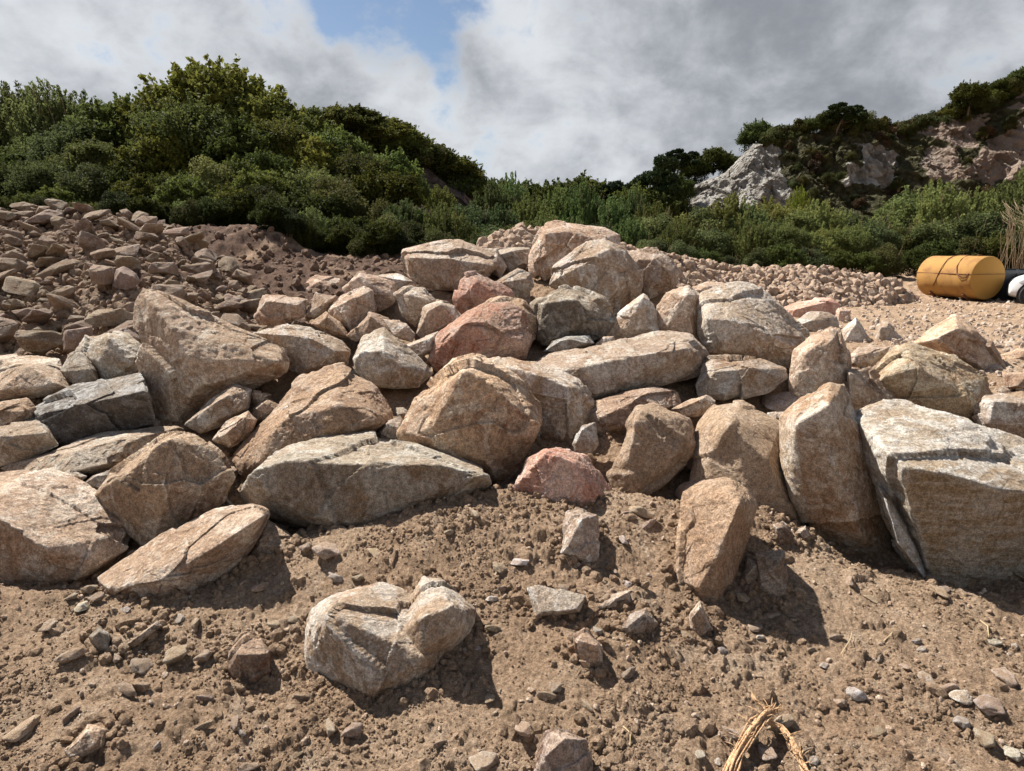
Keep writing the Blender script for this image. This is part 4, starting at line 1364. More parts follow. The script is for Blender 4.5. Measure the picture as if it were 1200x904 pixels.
# side profile (x from the nose backwards), lofted across the width
prof = [(0.00, .28, .55), (.05, .24, .66), (.25, .20, .78), (.6, .18, .86), (.95, .18, .93), (1.2, .18, 1.0), (1.6, .18, 1.25), (2.0, .18, 1.43), (2.6, .18, 1.47), (3.2, .18, 1.42), (3.7, .2, 1.25), (3.95, .25, 1.0), (4.05, .35, .8)]
bm = bmesh.new()
rows = []
for (x, zb, zt) in prof:
    half = .86 * (1 - .14 * math.exp(-x * 6)) * (1 - .12 * math.exp(-(4.05 - x) * 4))
    belt = min(zt, .62 + .30 * min(1, x / 1.2))
    row = []
    top_half = half * (.97 if zt < 1.02 else .97 - .28 * (zt - belt) / .55)
    for (yy, z) in ((-half * .92, zb), (-half, zb + .12), (-half * 1.02, (zb + belt) / 2), (-half * .985, belt), (-top_half, zt - .03), (-top_half * .8, zt), (0, zt + .02),
                    (top_half * .8, zt), (top_half, zt - .03), (half * .985, belt), (half * 1.02, (zb + belt) / 2), (half, zb + .12), (half * .92, zb)):
        row.append(bm.verts.new((x, yy, z)))
    rows.append(row)
for a, b in zip(rows, rows[1:]):
    for k in range(len(a) - 1): bm.faces.new((a[k], b[k], b[k + 1], a[k + 1]))
    bm.faces.new((a[-1], b[-1], b[0], a[0]))
bm.faces.new(rows[0]); bm.faces.new(rows[-1][::-1])
body = bm_obj('body', bm, M['white_paint'], car, smooth=True)
sb = body.modifiers.new('s', 'SUBSURF'); sb.levels = 2; sb.render_levels = 2
for wx in (.56, 3.15):
    for sy in (-1, 1):
        bm = bmesh.new()
        tube_bm(bm, [(wx, sy * .80, .31), (wx, sy * .885, .31)], .375, 32)
        bm_obj('wheel_arch', bm, M['trim'], car, smooth=False)
        wh = bm_obj('wheel', (lambda b: (tube_bm(b, [(wx, sy * .74, .31), (wx, sy * .90, .31)], .19, 24), b)[1])(bmesh.new()), M['trim'], car)
        bm = bmesh.new()
        n = 36
        rr = [(.205, .87), (.215, .905), (.30, .915), (.325, .89), (.325, .74), (.2, .74)]
        rg_ = [[bm.verts.new((wx + math.cos(2 * math.pi * k / n) * r, sy * w, .31 + math.sin(2 * math.pi * k / n) * r)) for k in range(n)] for r, w in rr]
        for a, b in zip(rg_, rg_[1:] + rg_[:1]):
            for k in range(n): bm.faces.new((a[k], a[(k + 1) % n], b[(k + 1) % n], b[k]))
        bm_obj('tyre', bm, M['tyre'], wh, smooth=False)
        bm = bmesh.new()
        tube_bm(bm, [(wx, sy * .895, .31), (wx, sy * .92, .31)], .05, 16)
        for k in range(7):
            a = 2 * math.pi * k / 7
            box_bm(bm, (wx + math.cos(a) * .12, sy * .908, .31 + math.sin(a) * .12), (.19, .018, .034), Matrix.Rotation(-a, 3, 'Y'))
        n = 36
        rg_ = [[bm.verts.new((wx + math.cos(2 * math.pi * k / n) * r, sy * w, .31 + math.sin(2 * math.pi * k / n) * r)) for k in range(n)] for r, w in ((.19, .905), (.215, .912), (.215, .88), (.19, .88))]
        for a, b in zip(rg_, rg_[1:] + rg_[:1]):
            for k in range(n): bm.faces.new((a[k], a[(k + 1) % n], b[(k + 1) % n], b[k]))
        bm_obj('rim', bm, M['alloy'], wh)
for sy in (-1, 1):
    bm = bmesh.new()
    pr = [(.16, .60), (.30, .70), (.52, .76), (.50, .70), (.30, .62)]
    a = [bm.verts.new((x, sy * (.70 + .26 * min(1, x * 2.0)), z)) for x, z in pr]
    b = [bm.verts.new((x, sy * (.60 + .26 * min(1, x * 2.0)), z)) for x, z in pr]
    bm.faces.new(a); bm.faces.new(b[::-1])
    for k in range(5): bm.faces.new((a[k], a[(k + 1) % 5], b[(k + 1) % 5], b[k]))
    bm_obj('headlight', bm, M['lamp'], car)
    bm = bmesh.new()
    q = [(1.32, .96), (1.68, 1.21), (2.05, 1.36), (2.6, 1.39), (3.15, 1.34), (3.5, 1.15), (3.5, .98)]
    a = [bm.verts.new((x, sy * (.862 - .24 * (z - .92) / .55 + .012), z)) for x, z in q]
    b = [bm.verts.new((x, sy * (.80 - .24 * (z - .92) / .55), z)) for x, z in q]
    bm.faces.new(a); bm.faces.new(b[::-1])
    for k in range(7): bm.faces.new((a[k], a[(k + 1) % 7], b[(k + 1) % 7], b[k]))
    bm_obj('side_window', bm, M['glass'], car)
    bm = bmesh.new(); box_bm(bm, (1.55, sy * .97, 1.02), (.12, .2, .13), None, .03)
    bm_obj('door_mirror', bm, M['white_paint'], car)
    bm = bmesh.new(); box_bm(bm, (3.98, sy * .68, .86), (.1, .22, .16), None, .02)
    bm_obj('tail_light', bm, M['redlamp'], car)
bm = bmesh.new()
a = [bm.verts.new(p) for p in ((1.22, -.72, 1.03), (1.22, .72, 1.03), (1.86, .60, 1.415), (1.86, -.60, 1.415))]
b = [bm.verts.new((v.co.x + .03, v.co.y, v.co.z - .08)) for v in a]
bm.faces.new(a); bm.faces.new(b[::-1])
for k in range(4): bm.faces.new((a[k], a[(k + 1) % 4], b[(k + 1) % 4], b[k]))
bm_obj('windscreen', bm, M['glass'], car)
bm = bmesh.new(); box_bm(bm, (.0, 0, .40), (.06, .8, .10), None, .02)
bm_obj('grille', bm, M['trim'], car)

# ------------------------------------------------------------------ torn root of pale wood at the bottom
def ppt(px, py, lift=0.0):
    y = hit(px, py, SURF)
    p = P(px, py, y)
    return Vector(p) + Vector((0, -.0, lift))


wood = None
bm = bmesh.new()
rw = random.Random(5)
armA = [ppt(850, 925, .02), ppt(862, 897, .035), ppt(880, 872, .055), ppt(893, 858, .06), ppt(902, 850, .05)]
armB = [ppt(893, 860, .055), ppt(912, 868, .05), ppt(925, 882, .045), ppt(938, 900, .03), ppt(948, 925, .02)]
armC = [ppt(904, 862, .05), ppt(893, 846, .06), ppt(884, 838, .055), ppt(880, 830, .05)]
def fray(path, rad, n, spread, sg=6):
    for k in range(n):
        off = Vector((rw.uniform(-1, 1), rw.uniform(-1, 1), rw.uniform(-.7, 1))) * spread
        a = rw.randrange(0, 2)
        sub = path[a:] if rw.random() < .6 else path[:len(path) - 1]
        if len(sub) < 2: sub = path
        # smooth resample with a little twist
        out = []
        for i in range(len(sub) - 1):
            for s_ in (0, .33, .66):
                out.append(sub[i].lerp(sub[i + 1], s_))
        out.append(sub[-1])
        out = [p + off * (.6 + .5 * math.sin(i * .5 + k)) + Vector((rw.uniform(-1, 1), rw.uniform(-1, 1), rw.uniform(-1, 1))) * spread * .12 for i, p in enumerate(out)]
        r = rad * rw.uniform(.5, 1)
        tube_bm(bm, out, [r * (.25 if i in (0, len(out) - 1) else 1) for i in range(len(out))], sg)
fray(armA, .005, 44, .017, 5)
fray(armB, .0045, 30, .010, 5)
fray(armC, .004, 14, .008, 5)
for k in range(40):
    arm = rw.choice([armA, armA, armB])
    i_ = rw.randrange(1, len(arm) - 1)
    p = arm[i_].lerp(arm[i_ + 1], rw.random()) + Vector((rw.uniform(-.01, .01), rw.uniform(-.01, .01), .008))
    e = p + Vector((rw.uniform(-.05, .05), rw.uniform(-.02, .05), rw.uniform(-.005, .02)))
    tube_bm(bm, [p, p.lerp(e, .5) + Vector((0, 0, .005)), e], [.0022, .0016, .0006], 4)
for k in range(14):
    p = armA[-1] + Vector((rw.uniform(-.02, .01), rw.uniform(-.02, .02), rw.uniform(-.01, .02)))
    e = p + Vector((rw.uniform(.0, .05), rw.uniform(-.02, .03), rw.uniform(-.01, .03)))
    tube_bm(bm, [p, p.lerp(e, .5) + Vector((0, 0, .004)), e], [.003, .002, .0008], 5)
wood = bm_obj('torn_root', bm, M['wood'], None, smooth=True)
tag(wood, 'torn forked piece of pale splintered wood on the soil at the bottom', 'wood')
for i, (a, b) in enumerate((((985, 770), (998, 745)), ((1148, 730), (1158, 752)), ((730, 855), (738, 880)), ((1035, 755), (1047, 742)))):
    bm = bmesh.new()
    p0, p1 = ppt(*a, .012), ppt(*b, .018)
    mid = p0.lerp(p1, .5) + Vector((.012, 0, .01))
    tube_bm(bm, [p0, mid, p1], [.0015, .0018, .001], 6)
    o = bm_obj('straw', bm, M['straw'], None)
    tag(o, ['thin curved straw on the soil right of the diagonal boulder', 'straw lying in the shade of the huge layered white block', 'short straw at the bottom centre near the blocky brown stone',
            'tiny bent straw on the open soil at the right'][i], 'straw')
# ------------------------------------------------------------------ vegetation
def leaf_mesh(name, C, size, var, mat, seed, elong=1.6, up=.3, axis=None):
    """rhombic leaves folded on the midrib; C centres, axis optional preferred long direction"""
    rg = np.random.default_rng(seed)
    n = len(C)
    a = rg.normal(size=(n, 3))
    if axis is not None: a = a * .45 + axis
    a /= np.linalg.norm(a, axis=1)[:, None]
    b = rg.normal(size=(n, 3))
    b[:, 2] *= (1 - up)
    b -= (b * a).sum(1)[:, None] * a
    b /= np.linalg.norm(b, axis=1)[:, None]
    c = np.cross(a, b)
    s = size * rg.uniform(.6, 1.25, n)[:, None]
    V = np.stack([C - a * s * elong * .5, C + b * s * .5 + c * s * .15, C + a * s * elong * .5, C - b * s * .5 + c * s * .15], 1)
    Fc = (np.arange(n) * 4)[:, None] + np.array([0, 1, 2, 3])[None]
    vv = np.repeat(np.clip(var, 0, 1), 4)
    return mesh_np(name, V.reshape(-1, 3), Fc, mat, False, {'v': vv})


def crown_broad(seed, n=24000, mat='leaf_dark', nc=62, size=.025, sq=1.0):
    rg = np.random.default_rng(seed)
    cs, cr = [], []
    for k in range(nc):
        d = rg.normal(size=3); d /= np.linalg.norm(d)
        d[2] = abs(d[2]) * 1.0 - .35
        r = rg.uniform(.55, 1.0)
        cs.append(np.array((d[0] * .44 * r, d[1] * .44 * r, .50 + d[2] * .42 * r)))
        cr.append(rg.uniform(.05, .105))
    cs = np.array(cs); cr = np.array(cr)
    k = rg.integers(0, nc, n)
    e = rg.normal(size=(n, 3))
    e /= np.linalg.norm(e, axis=1)[:, None]
    e *= (rg.random(n) ** .4)[:, None]
    C = cs[k] + e * cr[k][:, None] * np.array((1.1, 1.1, .95)) * rg.uniform(.7, 1.4, (n, 1)) ** 1.3
    # skirt and interior
    m = n // 7
    ins = rg.uniform(-1, 1, (m, 3)) * np.array((.3, .3, .3)) + np.array((0, 0, .42))
    ns = 150
    d = rg.normal(size=(ns, 3)); d[:, 2] = np.abs(d[:, 2]) + .35
    d /= np.linalg.norm(d, axis=1)[:, None]
    ks = rg.integers(0, nc, ns * 26)
    sh = np.repeat(np.arange(ns), 26)
    st = cs[ks[sh * 26]] + d[sh] * cr[ks[sh * 26]][:, None] * .8
    shoots = st + d[sh] * (rg.random(ns * 26) * .11)[:, None] + rg.normal(size=(ns * 26, 3)) * .008
    C = np.vstack([C, ins, shoots])
    cv = rg.random(nc)
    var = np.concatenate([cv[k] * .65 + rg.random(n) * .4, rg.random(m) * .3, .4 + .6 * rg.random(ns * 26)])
    C[:, 2] *= sq
    return leaf_mesh('crown', C, size, var, M[mat], seed)


def crown_shoots(seed, n=22000, mat='leaf_willow', ns=150, size=.016, spread=.42, droop=.06):
    rg = np.random.default_rng(seed)
    th = rg.uniform(0, 6.283, ns)
    rr = rg.random(ns) ** .6 * spread
    top = np.stack([np.cos(th) * rr, np.sin(th) * rr, (1.0 - .8 * (rr / spread) ** 2.0 * .55) * rg.uniform(.72, 1.0, ns)], 1)
    bot = top * np.array((.35, .35, 0))
    k = rg.integers(0, ns, n)
    tt = rg.uniform(.12, 1, n) ** .7
    mid = .5 * (bot + top) + rg.normal(size=(ns, 3)) * .02
    C = ((1 - tt) ** 2)[:, None] * bot[k] + (2 * tt * (1 - tt))[:, None] * mid[k] + (tt ** 2)[:, None] * top[k]
    wid = .050 * (1.15 - tt)
    C = C + rg.normal(size=(n, 3)) * wid[:, None] * np.array((1, 1, .8))
    axis = (top - bot)[k]
    axis = axis / np.linalg.norm(axis, axis=1)[:, None]
    out = rg.normal(size=(n, 3)); out[:, 2] = 0
    cv = rg.random(ns)
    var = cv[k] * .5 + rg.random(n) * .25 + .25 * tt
    return leaf_mesh('crown', C, size, var, M[mat], seed, 2.6, .2, axis * .9 + out * .4)


def crown_bush(seed, n=9000, mat='leaf_bush', nc=26, size=.04):
    rg = np.random.default_rng(seed)
    d = rg.normal(size=(nc, 3)); d /= np.linalg.norm(d, axis=1)[:, None]
    d[:, 2] = np.abs(d[:, 2])
    cs = d * np.array((.42, .42, .62)) * rg.uniform(.5, 1, (nc, 1)) + np.array((0, 0, .18))
    cr = rg.uniform(.10, .2, nc)
    k = rg.integers(0, nc, n)
    e = rg.normal(size=(n, 3)); e /= np.linalg.norm(e, axis=1)[:, None]
    e *= (rg.random(n) ** .4)[:, None]
    C = cs[k] + e * cr[k][:, None]
    cv = rg.random(nc)
    var = cv[k] * .6 + rg.random(n) * .4
    return leaf_mesh('crown', C, size, var, M[mat], seed)


def crown_pine(seed, n=11000):
    rg = np.random.default_rng(seed)
    nc = 30
    cs = np.stack([rg.uniform(-.2, .5, nc), rg.uniform(-.3, .3, nc), rg.uniform(.5, .97, nc)], 1)
    cs[:, 0] *= 1.1 - .4 * (cs[:, 2] - .5)
    cr = rg.uniform(.05, .11, nc)
    k = rg.integers(0, nc, n)
    e = rg.normal(size=(n, 3)); e /= np.linalg.norm(e, axis=1)[:, None]
    e *= (rg.random(n) ** .4)[:, None]
    C = cs[k] + e * cr[k][:, None] * np.array((1.2, 1.2, .8))
    var = rg.random(n)
    return leaf_mesh('crown', C, .03, var, M['leaf_pine'], seed, 2.5)


def trunk_mesh(seed, kind):
    rw = random.Random(seed)
    bm = bmesh.new()
    if kind == 'broad':
        tube_bm(bm, [(0, 0, -.1), (.01, 0, .15), (.02, .01, .35), (0, .02, .6)], [.028, .022, .016, .008], 8)
        for k in range(9):
            a = rw.uniform(0, 6.28); z = rw.uniform(.12, .4)
            r = rw.uniform(.2, .36)
            tube_bm(bm, [(.01, 0, z), (math.cos(a) * r * .5, math.sin(a) * r * .5, z + .14), (math.cos(a) * r, math.sin(a) * r, z + rw.uniform(.2, .4))], [.012, .008, .003], 6)
    elif kind == 'pine':
        tube_bm(bm, [(-.05, 0, -.1), (-.02, 0, .3), (.06, 0, .6), (.12, 0, .92)], [.03, .024, .018, .006], 8)
        for k in range(7):
            z = rw.uniform(.45, .85)
            tube_bm(bm, [(.03 + (z - .4) * .15, 0, z), (rw.uniform(-.1, .4), rw.uniform(-.2, .2), z + .08)], [.011, .004], 6)
    else:
        for k in range(16):
            a = rw.uniform(0, 6.28); r = rw.uniform(.1, .33)
            tube_bm(bm, [(math.cos(a) * .03, math.sin(a) * .03, -.08), (math.cos(a) * r * .5, math.sin(a) * r * .5, .3), (math.cos(a) * r, math.sin(a) * r, rw.uniform(.55, .9))], [.008, .006, .002], 5)
    me = bpy.data.meshes.new('trunk')
    bm.to_mesh(me); bm.free()
    me.materials.append(M['bark'] if kind != 'stem' else M['twig'])
    return me


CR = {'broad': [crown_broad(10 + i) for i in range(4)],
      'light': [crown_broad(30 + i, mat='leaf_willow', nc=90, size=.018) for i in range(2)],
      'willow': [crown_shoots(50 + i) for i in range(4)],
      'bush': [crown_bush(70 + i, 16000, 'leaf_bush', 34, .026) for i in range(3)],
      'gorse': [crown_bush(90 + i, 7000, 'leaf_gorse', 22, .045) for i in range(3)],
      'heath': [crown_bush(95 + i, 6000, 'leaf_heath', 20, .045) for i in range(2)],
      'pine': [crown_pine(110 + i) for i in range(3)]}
TRK = {'broad': [trunk_mesh(1, 'broad'), trunk_mesh(2, 'broad')], 'pine': [trunk_mesh(3, 'pine'), trunk_mesh(4, 'pine')], 'stem': [trunk_mesh(5, 'stem'), trunk_mesh(6, 'stem')]}
TRK['light'] = TRK['broad']
for k in ('willow', 'bush', 'gorse', 'heath'): TRK[k] = TRK['stem']
PCAT = {'broad': ('tree', 'tree'), 'light': ('tree', 'tree'), 'willow': ('willow_shrub', 'shrub'), 'bush': ('shrub', 'shrub'), 'gorse': ('gorse_bush', 'bush'), 'heath': ('heather_bush', 'bush'), 'pine': ('pine_tree', 'tree')}
rv = random.Random(77)


def plant(kind, px, top, y, w, label, group, tint=(1, 1, 1), base=None, hmin=1.0, cap=1.05, sinkz=.15):
    """a plant whose top reaches row `top` at distance y; width in metres"""
    t_ = P(px, top, y)
    x = float(t_[0])
    zg = base if base is not None else gz(x, y)
    h = max(float(t_[2]) - zg + sinkz, hmin)
    nm, cat = PCAT[kind]
    w = min(w, (cap if kind != 'pine' else 1.3) * h)
    root = empty(nm, (x, y, zg - sinkz), rv.uniform(0, 6.28) if kind != 'pine' else rv.uniform(-.5, .5))
    tag(root, label, cat, group)
    cr = link('crown', rv.choice(CR[kind]), (0, 0, 0), root, scale=(w, w, h))
    v = rv.uniform(.8, 1.2); yl = rv.uniform(-.12, .16)
    cr.color = (tint[0] * v * (1 + yl), tint[1] * v, tint[2] * v * (1 - yl), 1)
    link('trunk' if kind in ('broad', 'light', 'pine') else 'stems', rv.choice(TRK[kind]), (0, 0, 0), root, scale=(w, w, h))
    return root


def where(px):
    return ('far left' if px < 120 else 'left' if px < 330 else 'left of centre' if px < 540 else 'centre' if px < 760 else 'right of centre' if px < 960 else 'far right')


# skyline trees on the left
for i, (px, top, y, w, kd, lb) in enumerate([
        (-75, 100, 31, 6, 'broad', 'dark tree just off the left edge'),
        (5, 88, 31, 5, 'willow', 'feathery dark tree at the left edge of the skyline'),
        (48, 88, 30, 4.5, 'willow', 'feathery tree second from the left edge'),
        (85, 100, 30, 4.5, 'willow', 'spiky olive tree third from the left edge'),
        (135, 98, 29, 5, 'broad', 'rounded dark tree left of the tallest tree'),
        (180, 92, 29, 5.5, 'broad', 'dark shoulder-high tree touching the tallest tree'),
        (245, 46, 31, 6.5, 'broad', 'tallest tree of the left wood, peaking against the sky'),
        (295, 82, 30, 5.5, 'broad', 'tree sloping down right of the tallest tree'),
        (340, 106, 30, 5, 'broad', 'rounded tree at the right shoulder of the left wood'),
        (215, 96, 27, 5, 'light', 'sunlit green tree below the tallest tree'),
        (320, 122, 27, 5, 'light', 'bright green tree below the right shoulder of the left wood'),
        (370, 150, 28, 4.5, 'light', 'yellow-green tree on the slope of the left wood')]):
    plant(kd, px, top, y, w, lb, None, (1.1, 1.1, .9) if kd == 'light' else (1, 1, 1))
# body of the wood on the left
BODY = []
for k in range(84):
    f = ((k * 0.618034) % 1.0)
    BODY.append((18.8 + 9.5 * f, f))
BODY.sort()
for k, (y, f) in enumerate(BODY):
    px = -130 + ((k * 0.381966 + .1) % 1.0) * (640 - 60 * f)
    top = 262 - 128 * f + rv.uniform(-26, 22) + max(0, (px - 330)) * (.22 - .1 * (1 - f)) - (14 if 170 < px < 320 else 0)
    kd = rv.choice(['broad', 'broad', 'light' if f > .5 else 'bush', 'willow' if (px < 110 or f < .3) else 'broad'])
    tr_ = 'upper' if f > .66 else 'middle' if f > .33 else 'lower'
    tn = rv.uniform(.6, 1.15)
    plant(kd, px, top, y, rv.uniform(3.2, 5.6) * (.75 + .25 * f), 'dark %s, %s part of left wood, %s' % ('shrub' if kd in ('bush', 'willow') else 'tree', tr_, where(px)),
          'dark plants of the left wood, %s, %s, %s' % (tr_, where(px), kd), (tn, tn, tn * .95))
for k in range(17):
    px = 322 + k * 15 + rv.uniform(-6, 6)
    kd = rv.choice(['bush', 'bush', 'willow', 'broad'])
    plant(kd, px, 262 + rv.uniform(-14, 16), 17.4 + rv.uniform(-.4, .6), rv.uniform(1.8, 2.8), 'low dark %s at foot of left wood, %s' % ('tree' if kd == 'broad' else 'shrub', where(px)), 'foot of the left wood, %s, %s' % (where(px), kd), (.5, .52, .46))  # dark leaf tint paints in the shadow low in the wood
for k in range(16):
    px = -60 + k * 25 + rv.uniform(-6, 6)
    kd = rv.choice(['bush', 'bush', 'willow', 'broad'])
    plant(kd, px, 228 + rv.uniform(-14, 16), 17.9 + rv.uniform(-.3, .6), rv.uniform(2.0, 3.2), 'low dark %s on bank under left wood, %s' % ('tree' if kd == 'broad' else 'shrub', where(px)), 'bank under the left wood, %s, %s' % (where(px), kd), (.5, .52, .46))  # bank shrubs tinted dark too, standing in for shadow under the wood
# scrub on the second hill, over the dark cliff
HLB = [(375, 118, 44), (398, 116, 45), (418, 118, 45), (440, 124, 45), (458, 132, 45), (476, 146, 45), (500, 156, 45), (512, 166, 45.5), (530, 176, 46), (545, 190, 46), (556, 200, 46), (360, 118, 44)]
for i, (px, top, y) in enumerate(HLB):
    kd = 'broad' if i % 3 else 'gorse'
    plant(kd, px, top, y, rv.uniform(3.6, 4.8), 'small dark tree, wooded hill crest, %s end' % ('left' if px < 440 else 'middle' if px < 500 else 'right'), 'crest trees of the wooded hill, %s end, %s' % ('left' if px < 440 else 'middle' if px < 500 else 'right', kd),
          base=float(P(px, top, y)[2]) - rv.uniform(2.4, 3.2), cap=1.6)
for i in range(110):
    a, b = rv.randrange(8, 148), rv.randrange(250, 415)
    p = HL[a, b]
    px, py = project(p)
    if RK_L[a, b] > .3 or px < 330: continue
    if 484 < px < 562 and 168 < py < 245: continue
    kd = rv.choice(['broad', 'light', 'bush', 'broad'])
    plant(kd, float(px), float(py) - 14, float(p[1]) - .3, rv.uniform(2.2, 3.6), 'leafy %s, face of wooded hill, %s half' % ('shrub' if kd == 'bush' else 'tree', 'upper' if py < 190 else 'lower'), 'plants on the face of the wooded hill, %s half, %s' % ('upper' if py < 190 else 'lower', kd), base=float(p[2]) - .8)
for k in range(16):
    px = 440 + k * 9 + rv.uniform(-4, 4)
    kd = rv.choice(['bush', 'broad', 'willow'])
    plant(kd, px, 246 + rv.uniform(-18, 22), 22 + rv.uniform(-1.5, 2.5), rv.uniform(2.4, 3.4), 'dark %s below the wooded hill' % ('tree' if kd == 'broad' else 'shrub'), 'plants below the wooded hill', (.75, .78, .72))
# light willows at the foot of the wooded hill and across the centre
for i, (px, top, y, w, kd, tn) in enumerate([
        (488, 202, 30, 4.2, 'willow', (1.25, 1.25, 1)), (515, 214, 31, 3.6, 'willow', (1.15, 1.2, 1)), (462, 222, 28, 3.6, 'willow', (1, 1.05, .9)), (545, 240, 28, 3.2, 'willow', (.9, .95, .9)),
        (430, 215, 27, 3.6, 'broad', (.9, .9, .9)), (405, 240, 25, 3.4, 'broad', (.8, .85, .8)), (520, 258, 25, 3, 'bush', (.8, .85, .8)), (480, 262, 24, 3, 'willow', (.75, .8, .75)),
        (578, 204, 38, 4.0, 'willow', (.9, .95, .9)), (600, 196, 40, 3.4, 'willow', (.85, .95, .9)), (622, 222, 36, 3.6, 'willow', (1, 1.1, 1)), (585, 236, 32, 3.2, 'willow', (.75, .8, .8)),
        (655, 212, 38, 4.0, 'willow', (1, 1.1, .95)), (683, 206, 37, 3.6, 'willow', (1.05, 1.2, 1)), (712, 226, 36, 3.6, 'willow', (1, 1.1, .95)), (740, 216, 38, 3.6, 'willow', (.9, 1, .9)), (765, 232, 36, 3.6, 'willow', (.95, 1, .9)),
        (610, 248, 31, 3.2, 'bush', (.8, .85, .8)), (640, 246, 31, 3.2, 'willow', (.8, .85, .8)), (672, 250, 31, 3.2, 'willow', (.85, .9, .8)), (705, 256, 30, 3.0, 'bush', (.8, .85, .8)), (738, 250, 30, 3.2, 'willow', (.9, 1, .85)), (560, 262, 26, 3, 'bush', (.75, .8, .75))]):
    plant(kd, px, top, y, w, 'willow-like shrub, %s belt, %s row, %s' % ('pale green' if tn[0] >= 1 else 'mid green', 'back' if y > 33 else 'front', where(px)),
          '%s belt shrubs, %s row, %s, %s' % ('pale' if tn[0] >= 1 else 'mid', 'back' if y > 33 else 'front', where(px), kd), tn)
# dark distant trees against the sky
for i, (px, top, y, w, kd, lb) in enumerate([
        (572, 210, 60, 5, 'broad', 'small dark distant tree right of the wooded hill'), (598, 196, 62, 6, 'broad', 'dark distant tree, first of the central skyline clump'), (620, 200, 62, 6, 'broad', 'dark distant tree, second of the central skyline clump'),
        (655, 198, 62, 7, 'broad', 'dark distant tree above the brightest willow'), (688, 193, 62, 8, 'broad', 'broad flat-topped distant tree in the centre of the skyline'), (640, 206, 60, 5, 'broad', 'low dark distant tree between the two central clumps'),
        (722, 208, 60, 5, 'pine', 'thin dark distant tree right of the flat-topped one'), (757, 188, 58, 5.5, 'pine', 'wind-bent pine standing alone left of the cliff'), (742, 206, 57, 5, 'broad', 'low dark tree beside the lone wind-bent pine'),
        (777, 206, 57, 5, 'broad', 'low dark tree between the pines and the lone wind-bent pine'), (795, 176, 68, 4.0, 'pine', 'dark pine at the left end of the cliff top'), (816, 172, 68, 4.0, 'broad', 'second dark pine on the cliff top'),
        (838, 167, 68, 4.4, 'broad', 'dense dark tree on the cliff top'), (856, 172, 68, 3, 'broad', 'small dark tree above the grey cliff'), (890, 135, 67.5, 5.0, 'broad', 'round bush-like tree on the peak above the grey cliff'),
        (800, 198, 62, 2.4, 'broad', 'low dark tree covering the left end of the cliff top')]):
    plant(kd, px, top, y, w, lb, None, (.75, .8, .8), base=float(P(px, top, y)[2]) - (3.2 if kd == 'pine' else rv.uniform(2.6, 4.0)) if px > 780 else None)
# belt of shrubs across the right
px = 775
while px < 1330:
    y = 34 + rv.uniform(-1, 1)
    top = 234 + rv.uniform(-20, 12) - max(0, px - 1000) * .12 + (5 if px < 930 else 0)
    kd = rv.choice(['willow', 'bush', 'light', 'willow'])
    plant(kd, px, top, y, rv.uniform(3.4, 4.6), 'pale %s, right belt, back row, %s' % ('tree' if kd == 'light' else 'shrub', where(px)), 'right belt, back row, %s, %s' % (where(px), kd), (1.3, 1.25, 1.15))
    px += 27 * rv.uniform(.85, 1.15)
px = 765
while px < 1330:
    y = 28 + rv.uniform(-1, 1)
    top = 262 + rv.uniform(-18, 10) - max(0, px - 1000) * .10
    kd = rv.choice(['bush', 'bush', 'willow', 'light'])
    plant(kd, px, top, y, rv.uniform(3.0, 4.2), 'green %s, right belt, middle row, %s' % ('tree' if kd == 'light' else 'shrub', where(px)), 'right belt, middle row, %s, %s' % (where(px), kd), (1.1, 1.12, 1.05))
    px += 29 * rv.uniform(.85, 1.15)
px = 770
while px < 1330:
    y = 24 + rv.uniform(-.5, .5)
    top = 283 + rv.uniform(-8, 9) - max(0, px - 1000) * .08
    kd = rv.choice(['bush', 'bush', 'broad'])
    plant(kd, px, top, y, rv.uniform(2.5, 3.4), 'dark low %s at foot of right belt, %s' % ('tree' if kd == 'broad' else 'shrub', where(px)), 'right belt, front row, %s, %s' % (where(px), kd), (.75, .76, .75))
    px += 30 * rv.uniform(.85, 1.15)
plant('willow', 938, 214, 44, 2.6, 'bright yellow-green tree at the right foot of the grey cliff', None, (1.25, 1.4, .7))
# gorse, heather and small trees over the right hill
cnt = 0
tr = 0
while cnt < 120 and tr < 3000:
    tr += 1
    a, b = rv.randrange(15, 149), rv.randrange(10, 430)
    p = HR[a, b]
    px, py = [float(q) for q in project(p)]
    if RK_R[a, b] > .12 or px > 1290: continue
    if any(in_poly(np.array([px]), np.array([py - dy]), poly)[0] for poly in ROCK_R for dy in (0, 8)): continue
    kd = rv.choice(['gorse', 'gorse', 'heath', 'heath', 'bush'] if py > 150 else ['gorse', 'gorse', 'bush', 'broad'])
    if px < 925 and py > 175: continue
    w = rv.uniform(1.8, 3.2)
    plant(kd, px, py - rv.uniform(4, 10), float(p[1]) - .2, w, '%s on the quarry hill, %s, %s part' % ({'gorse': 'dark gorse clump', 'heath': 'brown heather clump', 'broad': 'dark green bushy tree', 'bush': 'green shrub'}[kd], 'left' if px < 1000 else 'middle' if px < 1120 else 'right', 'upper' if py < 150 else 'lower'),
          'quarry hill %s, %s, %s part' % (kd, 'left' if px < 1000 else 'middle' if px < 1120 else 'right', 'upper' if py < 150 else 'lower'), (.85, .82, .8), base=float(p[2]) - .6)
    cnt += 1
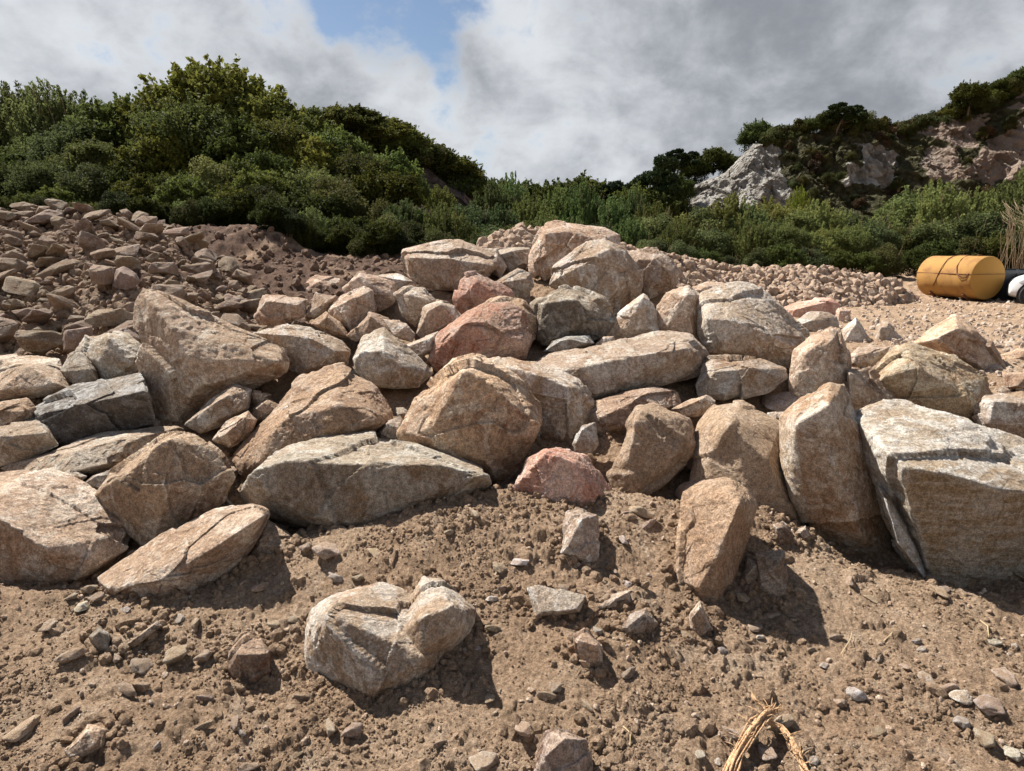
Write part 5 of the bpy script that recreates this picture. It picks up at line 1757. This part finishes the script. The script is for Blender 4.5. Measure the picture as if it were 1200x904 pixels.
for i in range(34):
    px = 900 + i * 10.5 + rv.uniform(-4, 4)
    top = float(np.interp(px, [900, 960, 1000, 1060, 1100, 1140, 1165, 1200, 1260], [148, 130, 128, 135, 122, 108, 95, 72, 55])) + rv.uniform(-3, 5)
    kd = rv.choice(['gorse', 'gorse', 'broad', 'bush'])
    plant(kd, px, top, 65.5, rv.uniform(2.5, 4.5), '%s on the skyline of the quarry hill, %s' % ({'gorse': 'dark gorse clump', 'broad': 'dark bushy tree', 'bush': 'green shrub'}[kd], 'left' if px < 1010 else 'middle' if px < 1120 else 'right'),
          'quarry hill skyline %s, %s' % (kd, 'left' if px < 1010 else 'middle' if px < 1120 else 'right'), (.85, .85, .8), base=float(P(px, top, 65.5)[2]) - rv.uniform(1.8, 2.6))
plant('broad', 1140, 88, 64, 4.5, 'dark dome-shaped tree on the right skyline near the photo edge', None, (.75, .78, .75), base=float(P(1140, 88, 64)[2]) - 3)
plant('pine', 985, 122, 64, 5.5, 'flat-topped windswept tree on the hill skyline', None, (.9, .9, .8), base=float(P(985, 122, 64)[2]) - 3)
# dry hanging stems beside the skip
bm = bmesh.new()
for k in range(110):
    px = rv.uniform(1172, 1290)
    y = 22.3 + rv.uniform(-.4, .4)
    a = Vector(P(px, rv.uniform(232, 262), y)); b = Vector(P(px + rv.uniform(-12, 12), rv.uniform(305, 335), y - .3))
    m = a.lerp(b, .4) + Vector((rv.uniform(-.3, .3), -.3, .15))
    tube_bm(bm, [a, a.lerp(m, .5) + Vector((0, -.15, .1)), m, b], [.004, .008, .008, .005], 5)
o = bm_obj('dry_stems', bm, M['twig'], None)
tag(o, 'tangle of dry brown stems hanging behind the dark skip', 'dead stems')

# ------------------------------------------------------------------ every label singles out one thing where the picture allows it
bpy.context.view_layer.update()
ORD = ['', 'second', 'third', 'fourth', 'fifth', 'sixth', 'seventh', 'eighth', 'ninth', 'tenth', 'eleventh', 'twelfth', 'thirteenth', 'fourteenth']
by = {}
for o in SC.objects:
    if o.parent is None and 'label' in o and o.get('kind') is None:
        by.setdefault(o['label'], []).append(o)
for lb, obs in by.items():
    if len(obs) < 2: continue
    g = obs[0].get('group') or lb
    obs.sort(key=lambda q: project(np.array(q.location[:]))[0])
    for i, o in enumerate(obs):
        o['group'] = g
        if len(obs) <= 14:
            n = len(obs)
            o['label'] = lb + (', leftmost of %d' % n if i == 0 else ', rightmost of %d' % n if i == n - 1 else ', %s from the left' % ORD[i])
